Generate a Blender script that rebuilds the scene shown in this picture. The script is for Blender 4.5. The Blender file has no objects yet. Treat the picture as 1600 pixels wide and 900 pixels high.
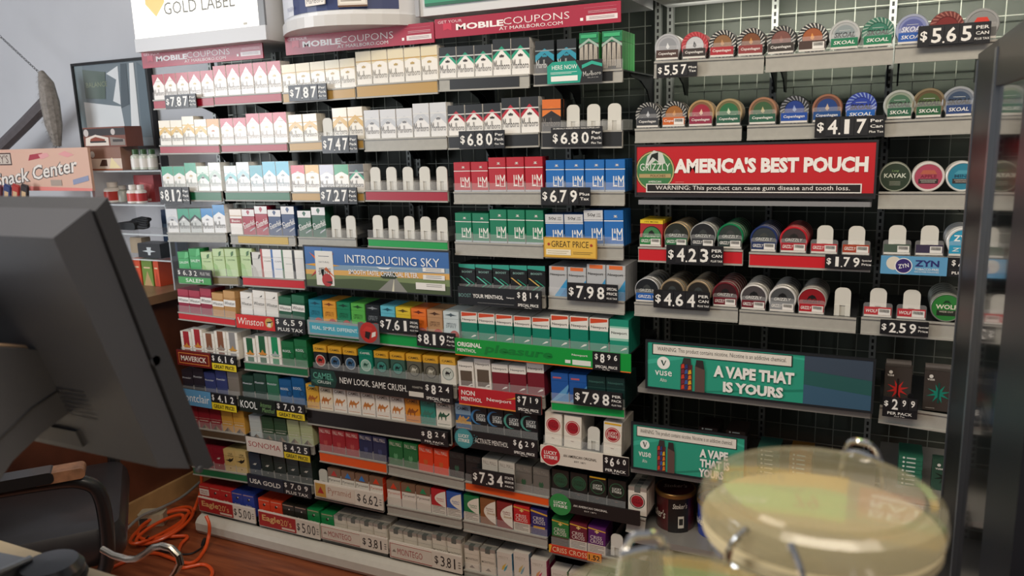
import bpy, math, random
from mathutils import Vector, Matrix
random.seed(7)
SC = bpy.context.scene
COL = SC.collection
# ------------------------------------------------------------------ camera
FPX, PITCH, YAW, ROLL, EYE = 1225.6, .195981, .445937, -.030763, 1.5
_cy, _sy, _cp, _sp = math.cos(YAW), math.sin(YAW), math.cos(PITCH), math.sin(PITCH)
FWD = Vector((-_sy*_cp, _cy*_cp, -_sp)); _r = Vector((_cy, _sy, 0)); _u = _r.cross(FWD)
_c, _s = math.cos(ROLL), math.sin(ROLL)
RGT = _c*_r + _s*_u; UPV = -_s*_r + _c*_u
EYEP = Vector((0, 0, EYE))
cd = bpy.data.cameras.new('camera'); cam = bpy.data.objects.new('camera', cd); COL.objects.link(cam)
m3 = Matrix((RGT, UPV, -FWD)).transposed()
cam.matrix_world = Matrix.Translation(EYEP) @ m3.to_4x4()
cd.sensor_width = 36; cd.lens = FPX/1600*36; cd.clip_start = .02
cd.dof.use_dof = True; cd.dof.focus_distance = 2.25; cd.dof.aperture_fstop = 7.5
SC.camera = cam
# ------------------------------------------------------------------ light and exposure
w = bpy.data.worlds.new('world'); SC.world = w; w.use_nodes = True
bg = w.node_tree.nodes['Background']; bg.inputs[0].default_value = (.93, .95, 1, 1); bg.inputs[1].default_value = .22
def area(name, loc, target, sx, sy, power, col):
    l = bpy.data.lights.new(name, 'AREA'); l.shape = 'RECTANGLE'; l.size = sx; l.size_y = sy; l.energy = power; l.color = col
    o = bpy.data.objects.new(name, l); COL.objects.link(o); o.location = loc
    o.rotation_euler = (Vector(target) - Vector(loc)).to_track_quat('-Z', 'Y').to_euler()
    return o
area('shop_window_light', (-4.5, -.25, 1.75), (-1.9, 2.1, 1.5), 2.0, 1.5, 98, (.92, .96, 1))  # unseen window at left, placed so its sheen stands in for lens haze
area('ceiling_strip_light', (-.6, .2, 2.95), (-.8, 1.6, .6), 2.6, .5, 33, (1, .87, .7))
area('ceiling_strip_light', (.3, .6, 2.9), (.1, 2.2, 1.0), 1.6, .4, 13, (1, .87, .72))
area('header_strip_light', (-.1, 2.2, 1.815), (-.1, 2.4, 1.5), .9, .03, 3.2, (1, .96, .82))  # unseen lamp added to brighten the panel and grid behind the cans
area('header_strip_light', (-1.3, 2.2, 1.845), (-1.3, 2.4, 1.5), 1.2, .03, 2.0, (1, .96, .82))
vs = SC.view_settings
SC.display_settings.display_device = 'sRGB'
vs.view_transform = 'Standard'; vs.look = 'None'; vs.gamma = 1; vs.use_curve_mapping = False; vs.exposure = .28

# ------------------------------------------------------------------ helpers
def ray(x, y): return FWD*FPX + RGT*(x-800) - UPV*(y-450)
def PY(x, y, Y): d = ray(x, y); return EYEP + d*(Y/d.y)
def PX(x, y, X): d = ray(x, y); return EYEP + d*(X/d.x)
def PZ(x, y, Z): d = ray(x, y); return EYEP + d*((Z-EYE)/d.z)
D = 2.05
def lin(c):
    if isinstance(c, str):
        c = c.lstrip('#'); c = [int(c[i:i+2], 16)/255 for i in (0, 2, 4)]
    return [x/12.92 if x <= .04045 else ((x+.055)/1.055)**2.4 for x in c]
_M = {}
def M(col, rough=.42, metal=0., coat=0., alpha=1., emit=0., trans=0., noise=0., bump=0., scale=40., name=None):
    k = (str(col), rough, metal, coat, alpha, emit, trans, noise, bump, scale)
    if k in _M: return _M[k]
    m = bpy.data.materials.new(name or 'surface_' + str(len(_M))); m.use_nodes = True
    nt = m.node_tree; b = nt.nodes['Principled BSDF']; L = lin(col)
    b.inputs['Base Color'].default_value = (*L, 1); b.inputs['Roughness'].default_value = rough
    b.inputs['Metallic'].default_value = metal; b.inputs['Coat Weight'].default_value = coat
    b.inputs['Coat Roughness'].default_value = .12
    b.inputs['Alpha'].default_value = alpha; b.inputs['Transmission Weight'].default_value = trans
    if emit:
        b.inputs['Emission Color'].default_value = (*L, 1); b.inputs['Emission Strength'].default_value = emit
    if noise or bump:
        tc = nt.nodes.new('ShaderNodeTexCoord'); n = nt.nodes.new('ShaderNodeTexNoise')
        n.inputs['Scale'].default_value = scale; n.inputs['Detail'].default_value = 4
        nt.links.new(tc.outputs['Object'], n.inputs['Vector'])
        if noise:
            r = nt.nodes.new('ShaderNodeValToRGB')
            r.color_ramp.elements[0].position = .3; r.color_ramp.elements[1].position = .7
            r.color_ramp.elements[0].color = (*[v*(1-noise) for v in L], 1)
            r.color_ramp.elements[1].color = (*[min(1, v*(1+noise)) for v in L], 1)
            nt.links.new(n.outputs['Fac'], r.inputs['Fac']); nt.links.new(r.outputs['Color'], b.inputs['Base Color'])
        if bump:
            bp = nt.nodes.new('ShaderNodeBump'); bp.inputs['Strength'].default_value = bump; bp.inputs['Distance'].default_value = .002
            nt.links.new(n.outputs['Fac'], bp.inputs['Height']); nt.links.new(bp.outputs['Normal'], b.inputs['Normal'])
    _M[k] = m
    return m
def C(c): return M(c, .38, coat=.4)          # printed card under cellophane
def CP(c): return M(c, .4, coat=.15)          # printed sign card
GREY = M('a6a49c', .4, noise=.05, scale=60); DARK = M('17181b', .45, noise=.15, scale=30)
BLACK = M('141416', .35, coat=.2); WHITE = M('eeece6', .4); STEEL = M('b9bbbc', .3, .9); PUSH = M('d3d1c8', .4)
CLEAR = M('ffffff', .06, alpha=.08); CHROME = M('d8d8d8', .1, 1.)
_TX = {}
def glyphs(s, bold, shear, tall):
    k = (s, bold, shear, tall)
    if k not in _TX:
        cu = bpy.data.curves.new('t', 'FONT'); cu.body = s; cu.resolution_u = 2; cu.offset = bold; cu.shear = shear
        ob = bpy.data.objects.new('t', cu); me = bpy.data.meshes.new_from_object(ob)
        v = [(p.co.x, p.co.y) for p in me.vertices]; f = [tuple(q.vertices) for q in me.polygons]
        bpy.data.objects.remove(ob); bpy.data.curves.remove(cu); bpy.data.meshes.remove(me)
        if tall:
            H = max(y for x, y in v); c = .6*H
            v = [(x, y if y < c else c + (y-c)*2.2) for x, y in v]
        a, b = min(x for x, y in v), max(x for x, y in v); c, d = min(y for x, y in v), max(y for x, y in v)
        _TX[k] = ([((x-a)/(b-a)-.5, (y-c)/(d-c)-.5) for x, y in v], f)
    return _TX[k]
class MB:
    def __init__(s): s.v = []; s.f = []; s.k = []; s.m = []; s.smooth = False
    def mi(s, m):
        if m not in s.m: s.m.append(m)
        return s.m.index(m)
    def add(s, vs_, fs, m):
        n = len(s.v); i = s.mi(m); s.v += [tuple(p) for p in vs_]
        s.f += [tuple(n+q for q in f) for f in fs]; s.k += [i]*len(fs); return s
    def poly(s, pts, m): return s.add(pts, [tuple(range(len(pts)))], m)
    def zprism(s, p, z0, z1, m):                       # p counter-clockwise in x, y
        n = len(p); return s.add([(x, y, z0) for x, y in p] + [(x, y, z1) for x, y in p],
            [tuple(reversed(range(n))), tuple(range(n, 2*n))] + [(i, (i+1) % n, n+(i+1) % n, n+i) for i in range(n)], m)
    def yprism(s, p, y0, y1, m):                       # p counter-clockwise in x, z seen from -y
        n = len(p); return s.add([(x, y0, z) for x, z in p] + [(x, y1, z) for x, z in p],
            [tuple(range(n)), tuple(reversed(range(n, 2*n)))] + [(i, n+i, n+(i+1) % n, (i+1) % n) for i in range(n)], m)
    def xprism(s, p, x0, x1, m):                       # p counter-clockwise in y, z seen from +x
        n = len(p); return s.add([(x0, y, z) for y, z in p] + [(x1, y, z) for y, z in p],
            [tuple(reversed(range(n))), tuple(range(n, 2*n))] + [(i, (i+1) % n, n+(i+1) % n, n+i) for i in range(n)], m)
    def box(s, x0, y0, z0, x1, y1, z1, m, c=0):
        if c: p = [(x0+c, y0), (x1-c, y0), (x1, y0+c), (x1, y1-c), (x1-c, y1), (x0+c, y1), (x0, y1-c), (x0, y0+c)]
        else: p = [(x0, y0), (x1, y0), (x1, y1), (x0, y1)]
        return s.zprism(p, z0, z1, m)
    def rbox(s, x0, z0, x1, z1, y0, y1, r, m, n=4, corners=(1, 1, 1, 1)):   # rounded plate facing -y
        return s.yprism(rounded(x0, z0, x1, z1, r, n, corners), y0, y1, m)
    def disc(s, cx, cz, r, y, m, n=28, rz=None):
        return s.poly([(cx+r*math.cos(t*2*math.pi/n), y, cz+(rz or r)*math.sin(t*2*math.pi/n)) for t in range(n)], m)
    def lathe(s, prof, m, axis='z', c=(0, 0, 0), n=32, mats=None):
        s.smooth = True; base = []
        for r, h in prof:
            for i in range(n):
                a = 2*math.pi*i/n
                if axis == 'z': p = (c[0]+r*math.cos(a), c[1]+r*math.sin(a), c[2]+h)
                elif axis == 'y': p = (c[0]+r*math.cos(a), c[1]+h, c[2]-r*math.sin(a))
                else: p = (c[0]+h, c[1]+r*math.cos(a), c[2]+r*math.sin(a))
                base.append(p)
        b = len(s.v); s.v += base
        for j in range(len(prof)-1):
            i0 = s.mi(mats[j] if mats else m)
            for i in range(n):
                k = (i+1) % n; s.f.append((b+j*n+i, b+j*n+k, b+(j+1)*n+k, b+(j+1)*n+i)); s.k.append(i0)
        for j, rev in ((0, True), (len(prof)-1, False)):
            if prof[j][0] > 1e-6:
                ids = [b+j*n+i for i in range(n)]; s.f.append(tuple(reversed(ids)) if rev else tuple(ids))
                s.k.append(s.mi(mats[min(j, len(mats)-1)] if mats else m))
        return s
    def tube(s, path, r, m, n=8, closed=False):
        s.smooth = True; P = [Vector(p) for p in path]; N = len(P); b = len(s.v); up = Vector((0, 0, 1)); pv = None
        for i in range(N):
            t = (P[(i+1) % N]-P[i-1]) if closed else (P[min(i+1, N-1)]-P[max(i-1, 0)])
            t.normalize()
            if pv is None: pv = t.cross(up) if abs(t.z) < .95 else t.cross(Vector((1, 0, 0)))
            pv = (pv - t*pv.dot(t)).normalized(); q = t.cross(pv); rr = r[i] if isinstance(r, (list, tuple)) else r
            s.v += [tuple(P[i] + (pv*math.cos(a)+q*math.sin(a))*rr) for a in (2*math.pi*j/n for j in range(n))]
        i0 = s.mi(m)
        for i in range(N if closed else N-1):
            for j in range(n):
                k = (j+1) % n; a, c = b+i*n, b+((i+1) % N)*n
                s.f.append((a+j, a+k, c+k, c+j)); s.k.append(i0)
        if not closed:
            s.f.append(tuple(reversed(range(b, b+n)))); s.f.append(tuple(range(b+(N-1)*n, b+N*n))); s.k += [i0, i0]
        return s
    def text(s, t, cx, cz, w_, h, y, m, bold=.012, shear=0., tall=False, rot=0.):
        v, f = glyphs(t, bold, shear, tall); c, d = math.cos(rot), math.sin(rot)
        return s.add([(cx+x*w_*c-z*h*d, y, cz+x*w_*d+z*h*c) for x, z in v], f, m)
    def mesh(s, name):
        me = bpy.data.meshes.new(name); me.from_pydata(s.v, [], s.f)
        for m in s.m: me.materials.append(m)
        me.polygons.foreach_set('material_index', s.k)
        if s.smooth:
            me.shade_smooth(); me.set_sharp_from_angle(angle=.6)
        me.update(); return me
    def build(s, name, parent=None, loc=None, rot=None):
        return link(name, s.mesh(name), parent, loc, rot)
def link(name, me, parent=None, loc=None, rot=None):
    o = bpy.data.objects.new(name, me); COL.objects.link(o); o.parent = parent
    if loc is not None: o.location = loc
    if rot is not None: o.rotation_euler = rot
    return o
def rounded(x0, z0, x1, z1, r, n=4, corners=(1, 1, 1, 1)):
    p = []
    for (cx, cz, a0, on, px, pz) in ((x0+r, z0+r, 180, corners[0], x0, z0), (x1-r, z0+r, 270, corners[1], x1, z0), (x1-r, z1-r, 0, corners[2], x1, z1), (x0+r, z1-r, 90, corners[3], x0, z1)):
        if on: p += [(cx+r*math.cos(math.radians(a0+90*i/n)), cz+r*math.sin(math.radians(a0+90*i/n))) for i in range(n+1)]
        else: p.append((px, pz))
    return p
def tag(o, label, cat=None, group=None, kind=None):
    o['label'] = label
    if cat: o['category'] = cat
    if group: o['group'] = group
    if kind: o['kind'] = kind
    return o
def thing(name, label, cat, loc=(0, 0, 0), rot=(0, 0, 0), group=None):
    return tag(link(name, None, None, loc, rot), label, cat, group)
def slope(y, x): return (y-287.2)/(x+1820)
def clip(p, v, above):
    out = []
    for i in range(len(p)):
        a, b = p[i-1], p[i]; ia = (a[1]-v)*(1 if above else -1) >= -1e-7; ib = (b[1]-v)*(1 if above else -1) >= -1e-7
        if ia != ib:
            t = (v-a[1])/((b[1]-a[1]) or 1e-9); out.append((a[0]+t*(b[0]-a[0]), v))
        if ib: out.append(b)
    return out
def decor(mb, els, W, H, lo=0., hi=1., x0=0., z0=0., y=0., mk=C, st=.00012):
    """print flat artwork on a front face; els are in fractions of W, H"""
    for i, e in enumerate(els):
        yy = y - st*(i+1); k = e[0]
        if k == 'r':
            a, b = max(e[2], lo), min(e[4], hi)
            if b > a: mb.poly([(x0+e[1]*W, yy, z0+a*H), (x0+e[3]*W, yy, z0+a*H), (x0+e[3]*W, yy, z0+b*H), (x0+e[1]*W, yy, z0+b*H)], mk(e[5]))
        elif k == 'p':
            p = clip(clip(e[1], lo, True), hi, False)
            if len(p) > 2: mb.poly([(x0+u*W, yy, z0+v*H) for u, v in p], mk(e[2]))
        elif k == 'n':
            c = sum(v for u, v in e[1])/len(e[1])
            if lo <= c < hi: mb.poly([(x0+u*W, yy, z0+v*H) for u, v in e[1]], mk(e[2]))
        elif k == 'c':
            if lo <= e[2] < hi: mb.disc(x0+e[1]*W, z0+e[2]*H, e[3]*W, yy, mk(e[4]), 24)
        elif k == 't':
            if lo <= e[3] < hi:
                o = e[7] if len(e) > 7 else {}
                mb.text(e[1], x0+e[2]*W, z0+e[3]*H, e[4]*W, e[5]*H, yy, mk(e[6]), **o)
    return mb
# ------------------------------------------------------------------ pack artwork
W_, I_ = 'f1eee8', '1b1b1d'
DS = {}
def P(k, desc, body, lid=None, els=(), soft=False, side=None):
    DS[k] = dict(desc=desc, body=body, lid=lid or body, els=list(els), soft=soft, side=side or body)
def T(s, u, v, w, h, c, **o): return ('t', s, u, v, w, h, c, o)
def crest(c, v=.6): return [('c', .5, v, .055, c), ('c', .41, v-.01, .04, c), ('c', .59, v-.01, .04, c), ('r', .38, v-.045, .62, v-.03, c)]
def name_(s, c, v=.3, w=.9, h=.25): return [T(s, .5, v, w, h, c, tall=True, bold=.0)]
def chev(k, desc, body, top, txt, band=None, edge=.5, apex=.72, crestc='3a3430', seam=None, hundred=False, s='Marlboro', lid=None, cb=None):
    e = []
    if band: e += [('p', [(0, edge-.08), (.5, apex-.0), (.5, apex+.1), (0, edge+.1)], band), ('p', [(.5, apex), (1, edge-.08), (1, edge+.1), (.5, apex+.1)], band)]
    e += [('p', [(0, edge+.04*(1 if band else 0)), (.5, apex+.09*(1 if band else 0)), (.5, 1), (0, 1)], top), ('p', [(.5, apex+.09*(1 if band else 0)), (1, edge+.04*(1 if band else 0)), (1, 1), (.5, 1)], top)]
    if cb: e += [('p', [(0, edge-.14), (.5, apex-.1), (.5, apex+.04), (0, edge+.06)], cb), ('p', [(.5, apex-.1), (1, edge-.14), (1, edge+.06), (.5, apex+.04)], cb)]
    if seam: e.append(('r', 0, .68, 1, .715, seam))
    e += crest(crestc, .55) + name_(s, txt)
    e += [T("100's", .5, .12, .26, .035, txt)] if hundred else []
    P(k, desc, body, lid or body, e)
chev('R', 'white pack with crimson top', 'f3efea', 'ae1a30', '8c8580', crestc='c9b27a', edge=.55, apex=.9)
chev('W', 'white pack with pale red chevron', 'f6f2ee', 'bf3c4c', 'b9b0aa', crestc='d8c9a0', edge=.62, apex=.88)
chev('G', 'white pack with pale gold top', 'efebe2', 'e2d6b4', '7d7970', crestc='b89a52', seam='c39a4a', edge=.6, apex=.72)
chev('Y', 'white pack with gold chevron', 'f4f0e6', 'efe8d6', '8b857a', cb='dcb35a', crestc='b89a52', seam='d8b04c')
chev('Yo', 'white pack with orange-gold top', 'f4efe4', 'dd9648', '9a8f80', crestc='c0784a', edge=.66, apex=.8)
chev('Gc', 'white pack with gold chevron', 'ece6d8', 'efe9da', '6f6a62', cb='d3ab58', crestc='b08a40', seam='cfa14a')
chev('K', 'white black-topped green-chevron pack', 'efece6', '24282b', '3b3a3a', band='1f9a78', seam='d6d6d2')
chev('B', 'black blue-chevron pack', '23282c', '1f2427', 'c9ccca', cb='2f93ab', crestc='2f93ab', seam='8b979a')
chev('KR', 'white black-topped red-chevron pack', 'efece6', '1f2224', '3b3a3a', band='b52436', seam='d6d6d2')
chev('KO', 'black orange-topped pack', '2a2829', 'd9702c', '77716c', cb='e07a30', crestc='2a2829', edge=.6, apex=.75, seam='3a3838')
chev('S', 'white pack with silver-grey chevron', 'e9e8e6', 'd3d5d8', '5d5d60', cb='c2c6cb', crestc='77787c', seam='dcdcda')
chev('g', 'white pack with green top', 'f2f0ea', '38a07e', '99a39d', crestc='c9b27a', edge=.6, apex=.75)
chev('b', 'white pack with light blue top', 'f0f1f2', '4db2cf', '8fa3ad', crestc='9aa6ac', edge=.5, apex=.72)
chev('te', 'white pack with teal top', 'edf1f1', '3d9fb0', '8fa3ad', crestc='9aa6ac', edge=.5, apex=.7)
chev('wg', 'white pack with pale grey-green waves', 'f1f2ee', 'dfe5df', '9fa8a2', cb='b7cbbf', seam='c6d2ca')
chev('lg', 'white pack with green waves', 'f0f2ec', 'd8e6da', '9fa8a2', cb='5aa788', seam='b9cfc1')
chev('ws', 'white pack with pale aqua waves', 'f2f3f1', 'dce8ea', '9fa8ac', cb='a3ccd2', seam='c2d4d6')
chev('wt', 'white pack with aqua chevron', 'f2f3f1', 'e2ecec', '9fa8ac', cb='7cc0c4', seam='b6d6d8')
chev('fr', 'white pack with bright red top', 'f2eee8', 'd2384a', '6f6a68', crestc='b9a06a', edge=.66, apex=.78)
chev('fg', 'white pack with yellow-gold top', 'f2eee6', 'dfae56', '6f6a68', crestc='b9a06a', edge=.66, apex=.78)
chev('fs', 'white pack with lilac-grey top', 'f0eff0', 'c6c8d6', '6f6a68', crestc='9a9aa6', edge=.6, apex=.75)
chev('fn', 'white pack with emerald top', 'f2f0ea', '2a9a68', '6f6a68', crestc='b9a06a', edge=.6, apex=.75)
chev('gk', 'black and white pack with green top', 'c9cdca', '3a9f80', '55585a', band='24292c', crestc='efefef', edge=.5, apex=.66)
chev('bw', 'white pack with bright blue top', 'eff0f0', '2f86c4', '55585a', crestc='9a9aa6', edge=.6, apex=.75)
def zebra():
    e = [('r', 0, .0, 1, .72, '4b4642')]
    for i in range(12): e.append(('p', [(.02+.08*i, .05), (.05+.08*i, .05), (.09+.08*i-.03*(i % 3), .7), (.05+.08*i-.03*(i % 3), .7)], 'cfc6b8'))
    return e + [('p', [(0, .6), (.5, .78), (.5, .85), (0, .67)], '9fb5a8'), ('p', [(.5, .78), (1, .6), (1, .67), (.5, .85)], '9fb5a8'), ('r', .1, .86, .9, .95, '3cae74'), ('r', .3, .0, .7, .1, '26282a')]
P('Z', 'green-topped striped pack', '6f6a62', '1f7a54', zebra(), side='3f9a52')
def lm(k, desc, c, top=None):
    e = [('r', 0, .69, 1, .715, 'ece9e4'), T('L', .5, .33, .2, .32, W_, bold=.0), T('M', .8, .33, .3, .34, W_, bold=.0), T('&', .56, .42, .12, .14, W_),
         ('r', .38, .165, .62, .18, W_), ('r', .64, .155, .96, .17, W_), ('r', 0, 0, 1, .06, 'a9b0b8')]
    if top: e += [('r', 0, .73, 1, 1, 'c9cbcd'), T('50¢', .4, .86, .42, .11, '2b2b2b'), T('OFF', .78, .89, .2, .035, '2b2b2b'), T('A PACK', .78, .83, .24, .035, '2b2b2b')]
    else: e += [('c', .6, .83, .05, 'd6d2cc'), ('r', .5, .8, .7, .815, 'd6d2cc'), ('r', .52, .845, .68, .86, 'd6d2cc')]
    P(k, desc, c, c, e)
lm('L', 'red pack with white monogram', 'b5202f'); lm('Lg', 'green pack with white monogram', '0f7a58'); lm('Lb', 'blue pack with white monogram', '1f6cb8')
lm('L5', 'blue pack with grey 50¢ top', '1f66ae', 1)
P('bas', 'white pack with dark red band', 'efebe6', 'efe6dc', [('r', 0, .44, 1, .64, 'a02a34'), T('Basic', .5, .54, .7, .1, W_), ('r', 0, .72, 1, .76, 'c9a98e')])
def chest(k, desc, c): P(k, desc, c, c, [('r', 0, .74, 1, 1, 'e4e2e2'), ('n', [(.5, .78), (.64, .9), (.56, .97), (.44, .97), (.36, .9)], c), T('Chesterfield', .52, .42, .98, .2, 'efedea', rot=.34, shear=.2), ('p', [(.55, .12), (.95, .25), (.95, .3), (.55, .17)], 'b9bcc4'), ('c', .14, .4, .12, 'e4e2e2'), ('c', .16, .4, .08, c)])
chest('cr', 'red pack with slanted white script', 'a8283f'); chest('cb', 'navy pack with slanted white script', '2e4672'); chest('cg', 'dark green pack with slanted white script', '1d5b40')
P('sa', 'green pack with white capitals', '3aa35c', '3aa35c', [T('SALEM', .5, .55, .8, .1, 'dff0df'), ('p', [(.6, .7), (1, .78), (1, 1), (.75, 1)], '5fbf7c')])
P('lf', 'pale green pack with dark leaf', 'b9d29a', 'c2d8a6', [('c', .62, .82, .13, '7fae66'), ('n', [(.5, .72), (.66, .76), (.78, .92), (.6, .9)], '3f6a40'), ('p', [(0, .0), (.5, .0), (.3, .4), (0, .5)], '9cc27c'), T('SALEM', .5, .6, .6, .05, '6f8f5e')])
P('gs', 'grey-white pack with dark leaf', 'd3d2cc', 'dad9d3', [('n', [(.6, .72), (.76, .76), (.88, .92), (.7, .9)], '4a4a48'), ('p', [(0, .0), (.6, .0), (.35, .4), (0, .5)], 'bdbcb4')])
P('rw', 'slim white pack with red edge', 'ece7e2', 'f1ece8', [('r', 0, 0, .16, 1, 'b3433f'), ('r', .16, .68, 1, .7, 'c9c2ba'), T('CAPRI', .58, .58, .6, .05, '97908a')], side='b3433f')
P('wb', 'slim white pack with blue edge', 'e9eaec', 'eeeff0', [('r', 0, 0, .16, 1, '3e6fb0'), T('CAPRI', .58, .58, .6, .05, '8c939c'), ('r', .3, .3, .9, .32, '8fb2d8')], side='3e6fb0')
P('wn', 'slim white pack with green edge', 'edece6', 'efeee8', [('r', 0, 0, .14, 1, '4d7a5c'), ('r', .3, .5, .9, .52, 'b0b8b0')], side='4d7a5c')
P('wd', 'slim white pack with dark edge', 'e6e4e0', 'efeee8', [('r', 0, 0, .2, 1, '23262c')], side='23262c')
def wins(k, desc, c, c2=None): P(k, desc, c, c2 or c, [('r', 0, .42, 1, .66, 'efece6'), T('Winston', .5, .54, .86, .13, '4a4643', shear=.15), ('p', [(.5, .7), (.9, .74), (1, .86), (.7, .8)], c2 or c)])
wins('wr', 'maroon pack with white band', '8e1f3a', 'a83048'); wins('wo', 'tan pack with white band', 'b98a52', 'c89a62'); wins('wv', 'dark green pack with white band', '17543a', '1f6647')
P('ww', 'white pack with grey lettering', 'e9e5de', 'efebe4', [T('Winston', .5, .52, .86, .13, '4a4643', shear=.15), ('p', [(.55, .76), (.75, .78), (.8, .86)], '3a3836'), ('r', 0, .4, 1, .41, 'c8c2b8')])
def mav(k, desc, c, st='d08a3a'): P(k, desc, 'ece7dc', 'ece7dc', [('r', .25, 0, .78, 1, c), ('n', [(.1, .34), (.35, .28), (.5, .3), (.66, .28), (.9, .34), (.64, .38), (.5, .5), (.37, .38)], st), ('r', .0, .2, 1, .27, 'd9d0c0')])
mav('mr', 'white pack with bright red stripe', 'a62a32'); mav('mb', 'white pack with brown stripe', '84543c', '9a8c80'); mav('mg', 'white pack with grey stripe', '8f8c8a', 'c8923e')
mav('ms', 'white pack with dark green stripe', '1d5a38'); mav('mt', 'white pack with emerald stripe', '0f8a58', 'a9b0ac')
def kool(k, desc, c, c2): P(k, desc, c, c, [('c', .78, .42, .22, c2), ('c', .78, .42, .14, c), T('KOOL', .42, .6, .64, .1, 'e4e8e4'), ('r', .1, .13, .5, .15, c2)])
kool('ko', 'green pack with swirl and white capitals', '146a3c', '0f5630'); kool('kb', 'blue pack with swirl and white capitals', '17578c', '11436e')
def mont(k, desc, c): P(k, desc, c, c, [T('Montclair', .45, .66, .8, .08, 'c9ccd2'), ('r', 0, .3, 1, .305, '70757c')])
mont('mk', 'near-black pack with white name', '2a2630'); mont('mn', 'indigo pack with white name', '353f72'); mont('md', 'dark green pack with white name', '1f3f34'); mont('mv', 'mid green pack with white name', '2e6a50')
P('mx', 'grey-brown pack without lettering', '7d756c', '857d74', [('r', 0, .3, 1, .305, '6a635a')])
def son(k, desc, c, n='SONOMA'): P(k, desc, c, c, [('p', [(.15, 0), (.85, 0), (.5, .2)], '4c3a2c'), ('p', [(.5, 0), (.85, 0), (.5, .2)], '8a7458'), ('r', 0, .46, 1, .47, 'd6cfc0'), T(n, .5, .36, .8, .06, 'ddd8cc')])
son('sr', 'dark red pack with small mountain', '8a1f2c'); son('sg', 'amber gold pack with small mountain', 'c8963e'); son('ss', 'silver grey pack with small mountain', 'b2b8b4'); son('sd', 'deep green pack with small mountain', '2c4a30'); son('sl', 'pale sage pack with small mountain', 'a9b284')
def usa(k, desc, c): P(k, desc, c, c, [('c', .5, .52, .07, 'd9d6cc'), ('n', [(.3, .5), (.5, .55), (.7, .58), (.55, .48)], 'c9c6bc'), ('c', .5, .2, .04, 'b8b4a8')])
usa('um', 'crimson pack with small white emblem', '8c1c2e'); usa('un', 'slate navy pack with small emblem', '2b3644'); usa('ud', 'blackish green pack with small emblem', '24302a')
P('ut', 'tan pack with black eagle', 'cdb272', 'd3ba7c', [('n', [(.1, .5), (.35, .48), (.5, .42), (.75, .5), (.9, .66), (.6, .56), (.55, .62), (.4, .54)], '231f1a'), T('USA', .62, .82, .4, .09, '4a3c24'), T('GOLD', .62, .72, .5, .05, '4a3c24'), ('r', 0, .26, 1, .27, '9c8450'), ('c', .5, .15, .06, '8c7440')])
AG = 'ORIGINAL'
def pall(k, desc, c, t='d9cfc4', em=None): P(k, desc, c, c, [T('PALL MALL', .5, .86, .82, .14, t, bold=-.004), ('n', [(.35, .4), (.42, .5), (.5, .44), (.58, .5), (.65, .4), (.6, .28), (.4, .28)], em or t), ('r', .4, .22, .6, .24, em or t)])
pall('pr', 'red pack with tall thin capitals', '9a1c26', em='b04a44'); pall('pn', 'navy pack with tall thin capitals', '20264c', em='3c4470'); pall('pg', 'green pack with tall thin capitals', '1d6a38', em='5c9a6c'); pall('po', 'orange pack with tall thin capitals', 'e0421c', em='c8602c')
pall('pk', 'black pack with tall thin capitals', '1d1f20', '3c4240', '2f5a48'); pall('pw', 'white pack with tall thin capitals', 'cfcac0', '7d776c', '2a2826'); pall('px', 'grey pack with tall thin capitals', '6b6862', '8a867e', '2f5a40')
def pyr(k, desc, c, lo='e6e0d6'): P(k, desc, lo, '7c5d48', [('r', 0, .64, 1, 1, '7c5d48'), ('p', [(.26, .7), (.5, .7), (.5, .94)], c), ('p', [(.5, .7), (.74, .7), (.5, .94)], c), T('Pyramid', .5, .5, .84, .13, '5a5048' if c != 'd8401c' else 'c86a4c', bold=-.004), ('r', 0, .0, 1, .32, 'd3ccc0')], side=c if c == 'd8401c' else lo)
pyr('yr', 'white pack with red pyramid', 'c02c24'); pyr('yb', 'white pack with blue pyramid', '2a74c0'); pyr('yo', 'white pack with orange pyramid', 'd8401c'); pyr('yg', 'white pack with green pyramid', '1f8a58')
def warn(c, v0, v1): return [('r', .08, v, .08+.84*(1 if i % 3 != 2 else .6), v+.018, c) for i, v in enumerate([v0+j*(v1-v0)/4 for j in range(5)])]
def smo(k, desc, c, big=False):
    e = [('c', 1.12, .62, .78, 'ece6da')] if not big else []
    arc = [(1, .32), (1, .97)] + [(.3+.7*(1-math.cos(a)), .66+.32*math.sin(a)) for a in [math.pi/2-.1*i for i in range(4)]]
    e = [('n', [(1, .3 if not big else .05), (1, .97)] + [(1-.76*math.sin(math.pi*i/10)**.8, (.97 if i else .97)-(.67 if not big else .92)*i/10) for i in range(1, 10)], 'ece6da')]
    e += [T("Smoker's", .62, .64, .5, .07, c, shear=.2), T('Choice', .64, .56, .42, .06, c, shear=.2)]
    if big: e += [T('Smooth', .7, .45, .5, .09, 'b08a50', shear=.2)]
    else: e += [('r', 0, 0, 1, .34, 'd9d2c6')] + warn('4c4640', .05, .3)
    P(k, desc, c, c, e)
smo('cR', 'red pack with white arc', 'b8242c'); smo('cB', 'blue pack with white arc', '2c5cb0'); smo('cG', 'green pack with white arc', '1a7a48'); smo('cM', 'light brown pack with white half-moon', '8c5a34', True); smo('cA', 'maroon pack with white half-moon', '8a2c2c', True)
def criss(k, desc, c, box='d3cabc'): P(k, desc, c, c, [('p', [(0, .9), (1, .84), (1, .88), (0, .95)], 'd8a83c'), ('r', .46, .76, .54, .88, 'e4c880'), ('r', .38, .8, .62, .84, 'e4c880'), T('CRISS', .46, .6, .66, .13, 'ece4da', bold=-.002), T('CROSS', .5, .45, .74, .13, 'ece4da', bold=-.002), ('r', 0, 0, 1, .34, box)] + warn('5a5046', .06, .28))
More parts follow.
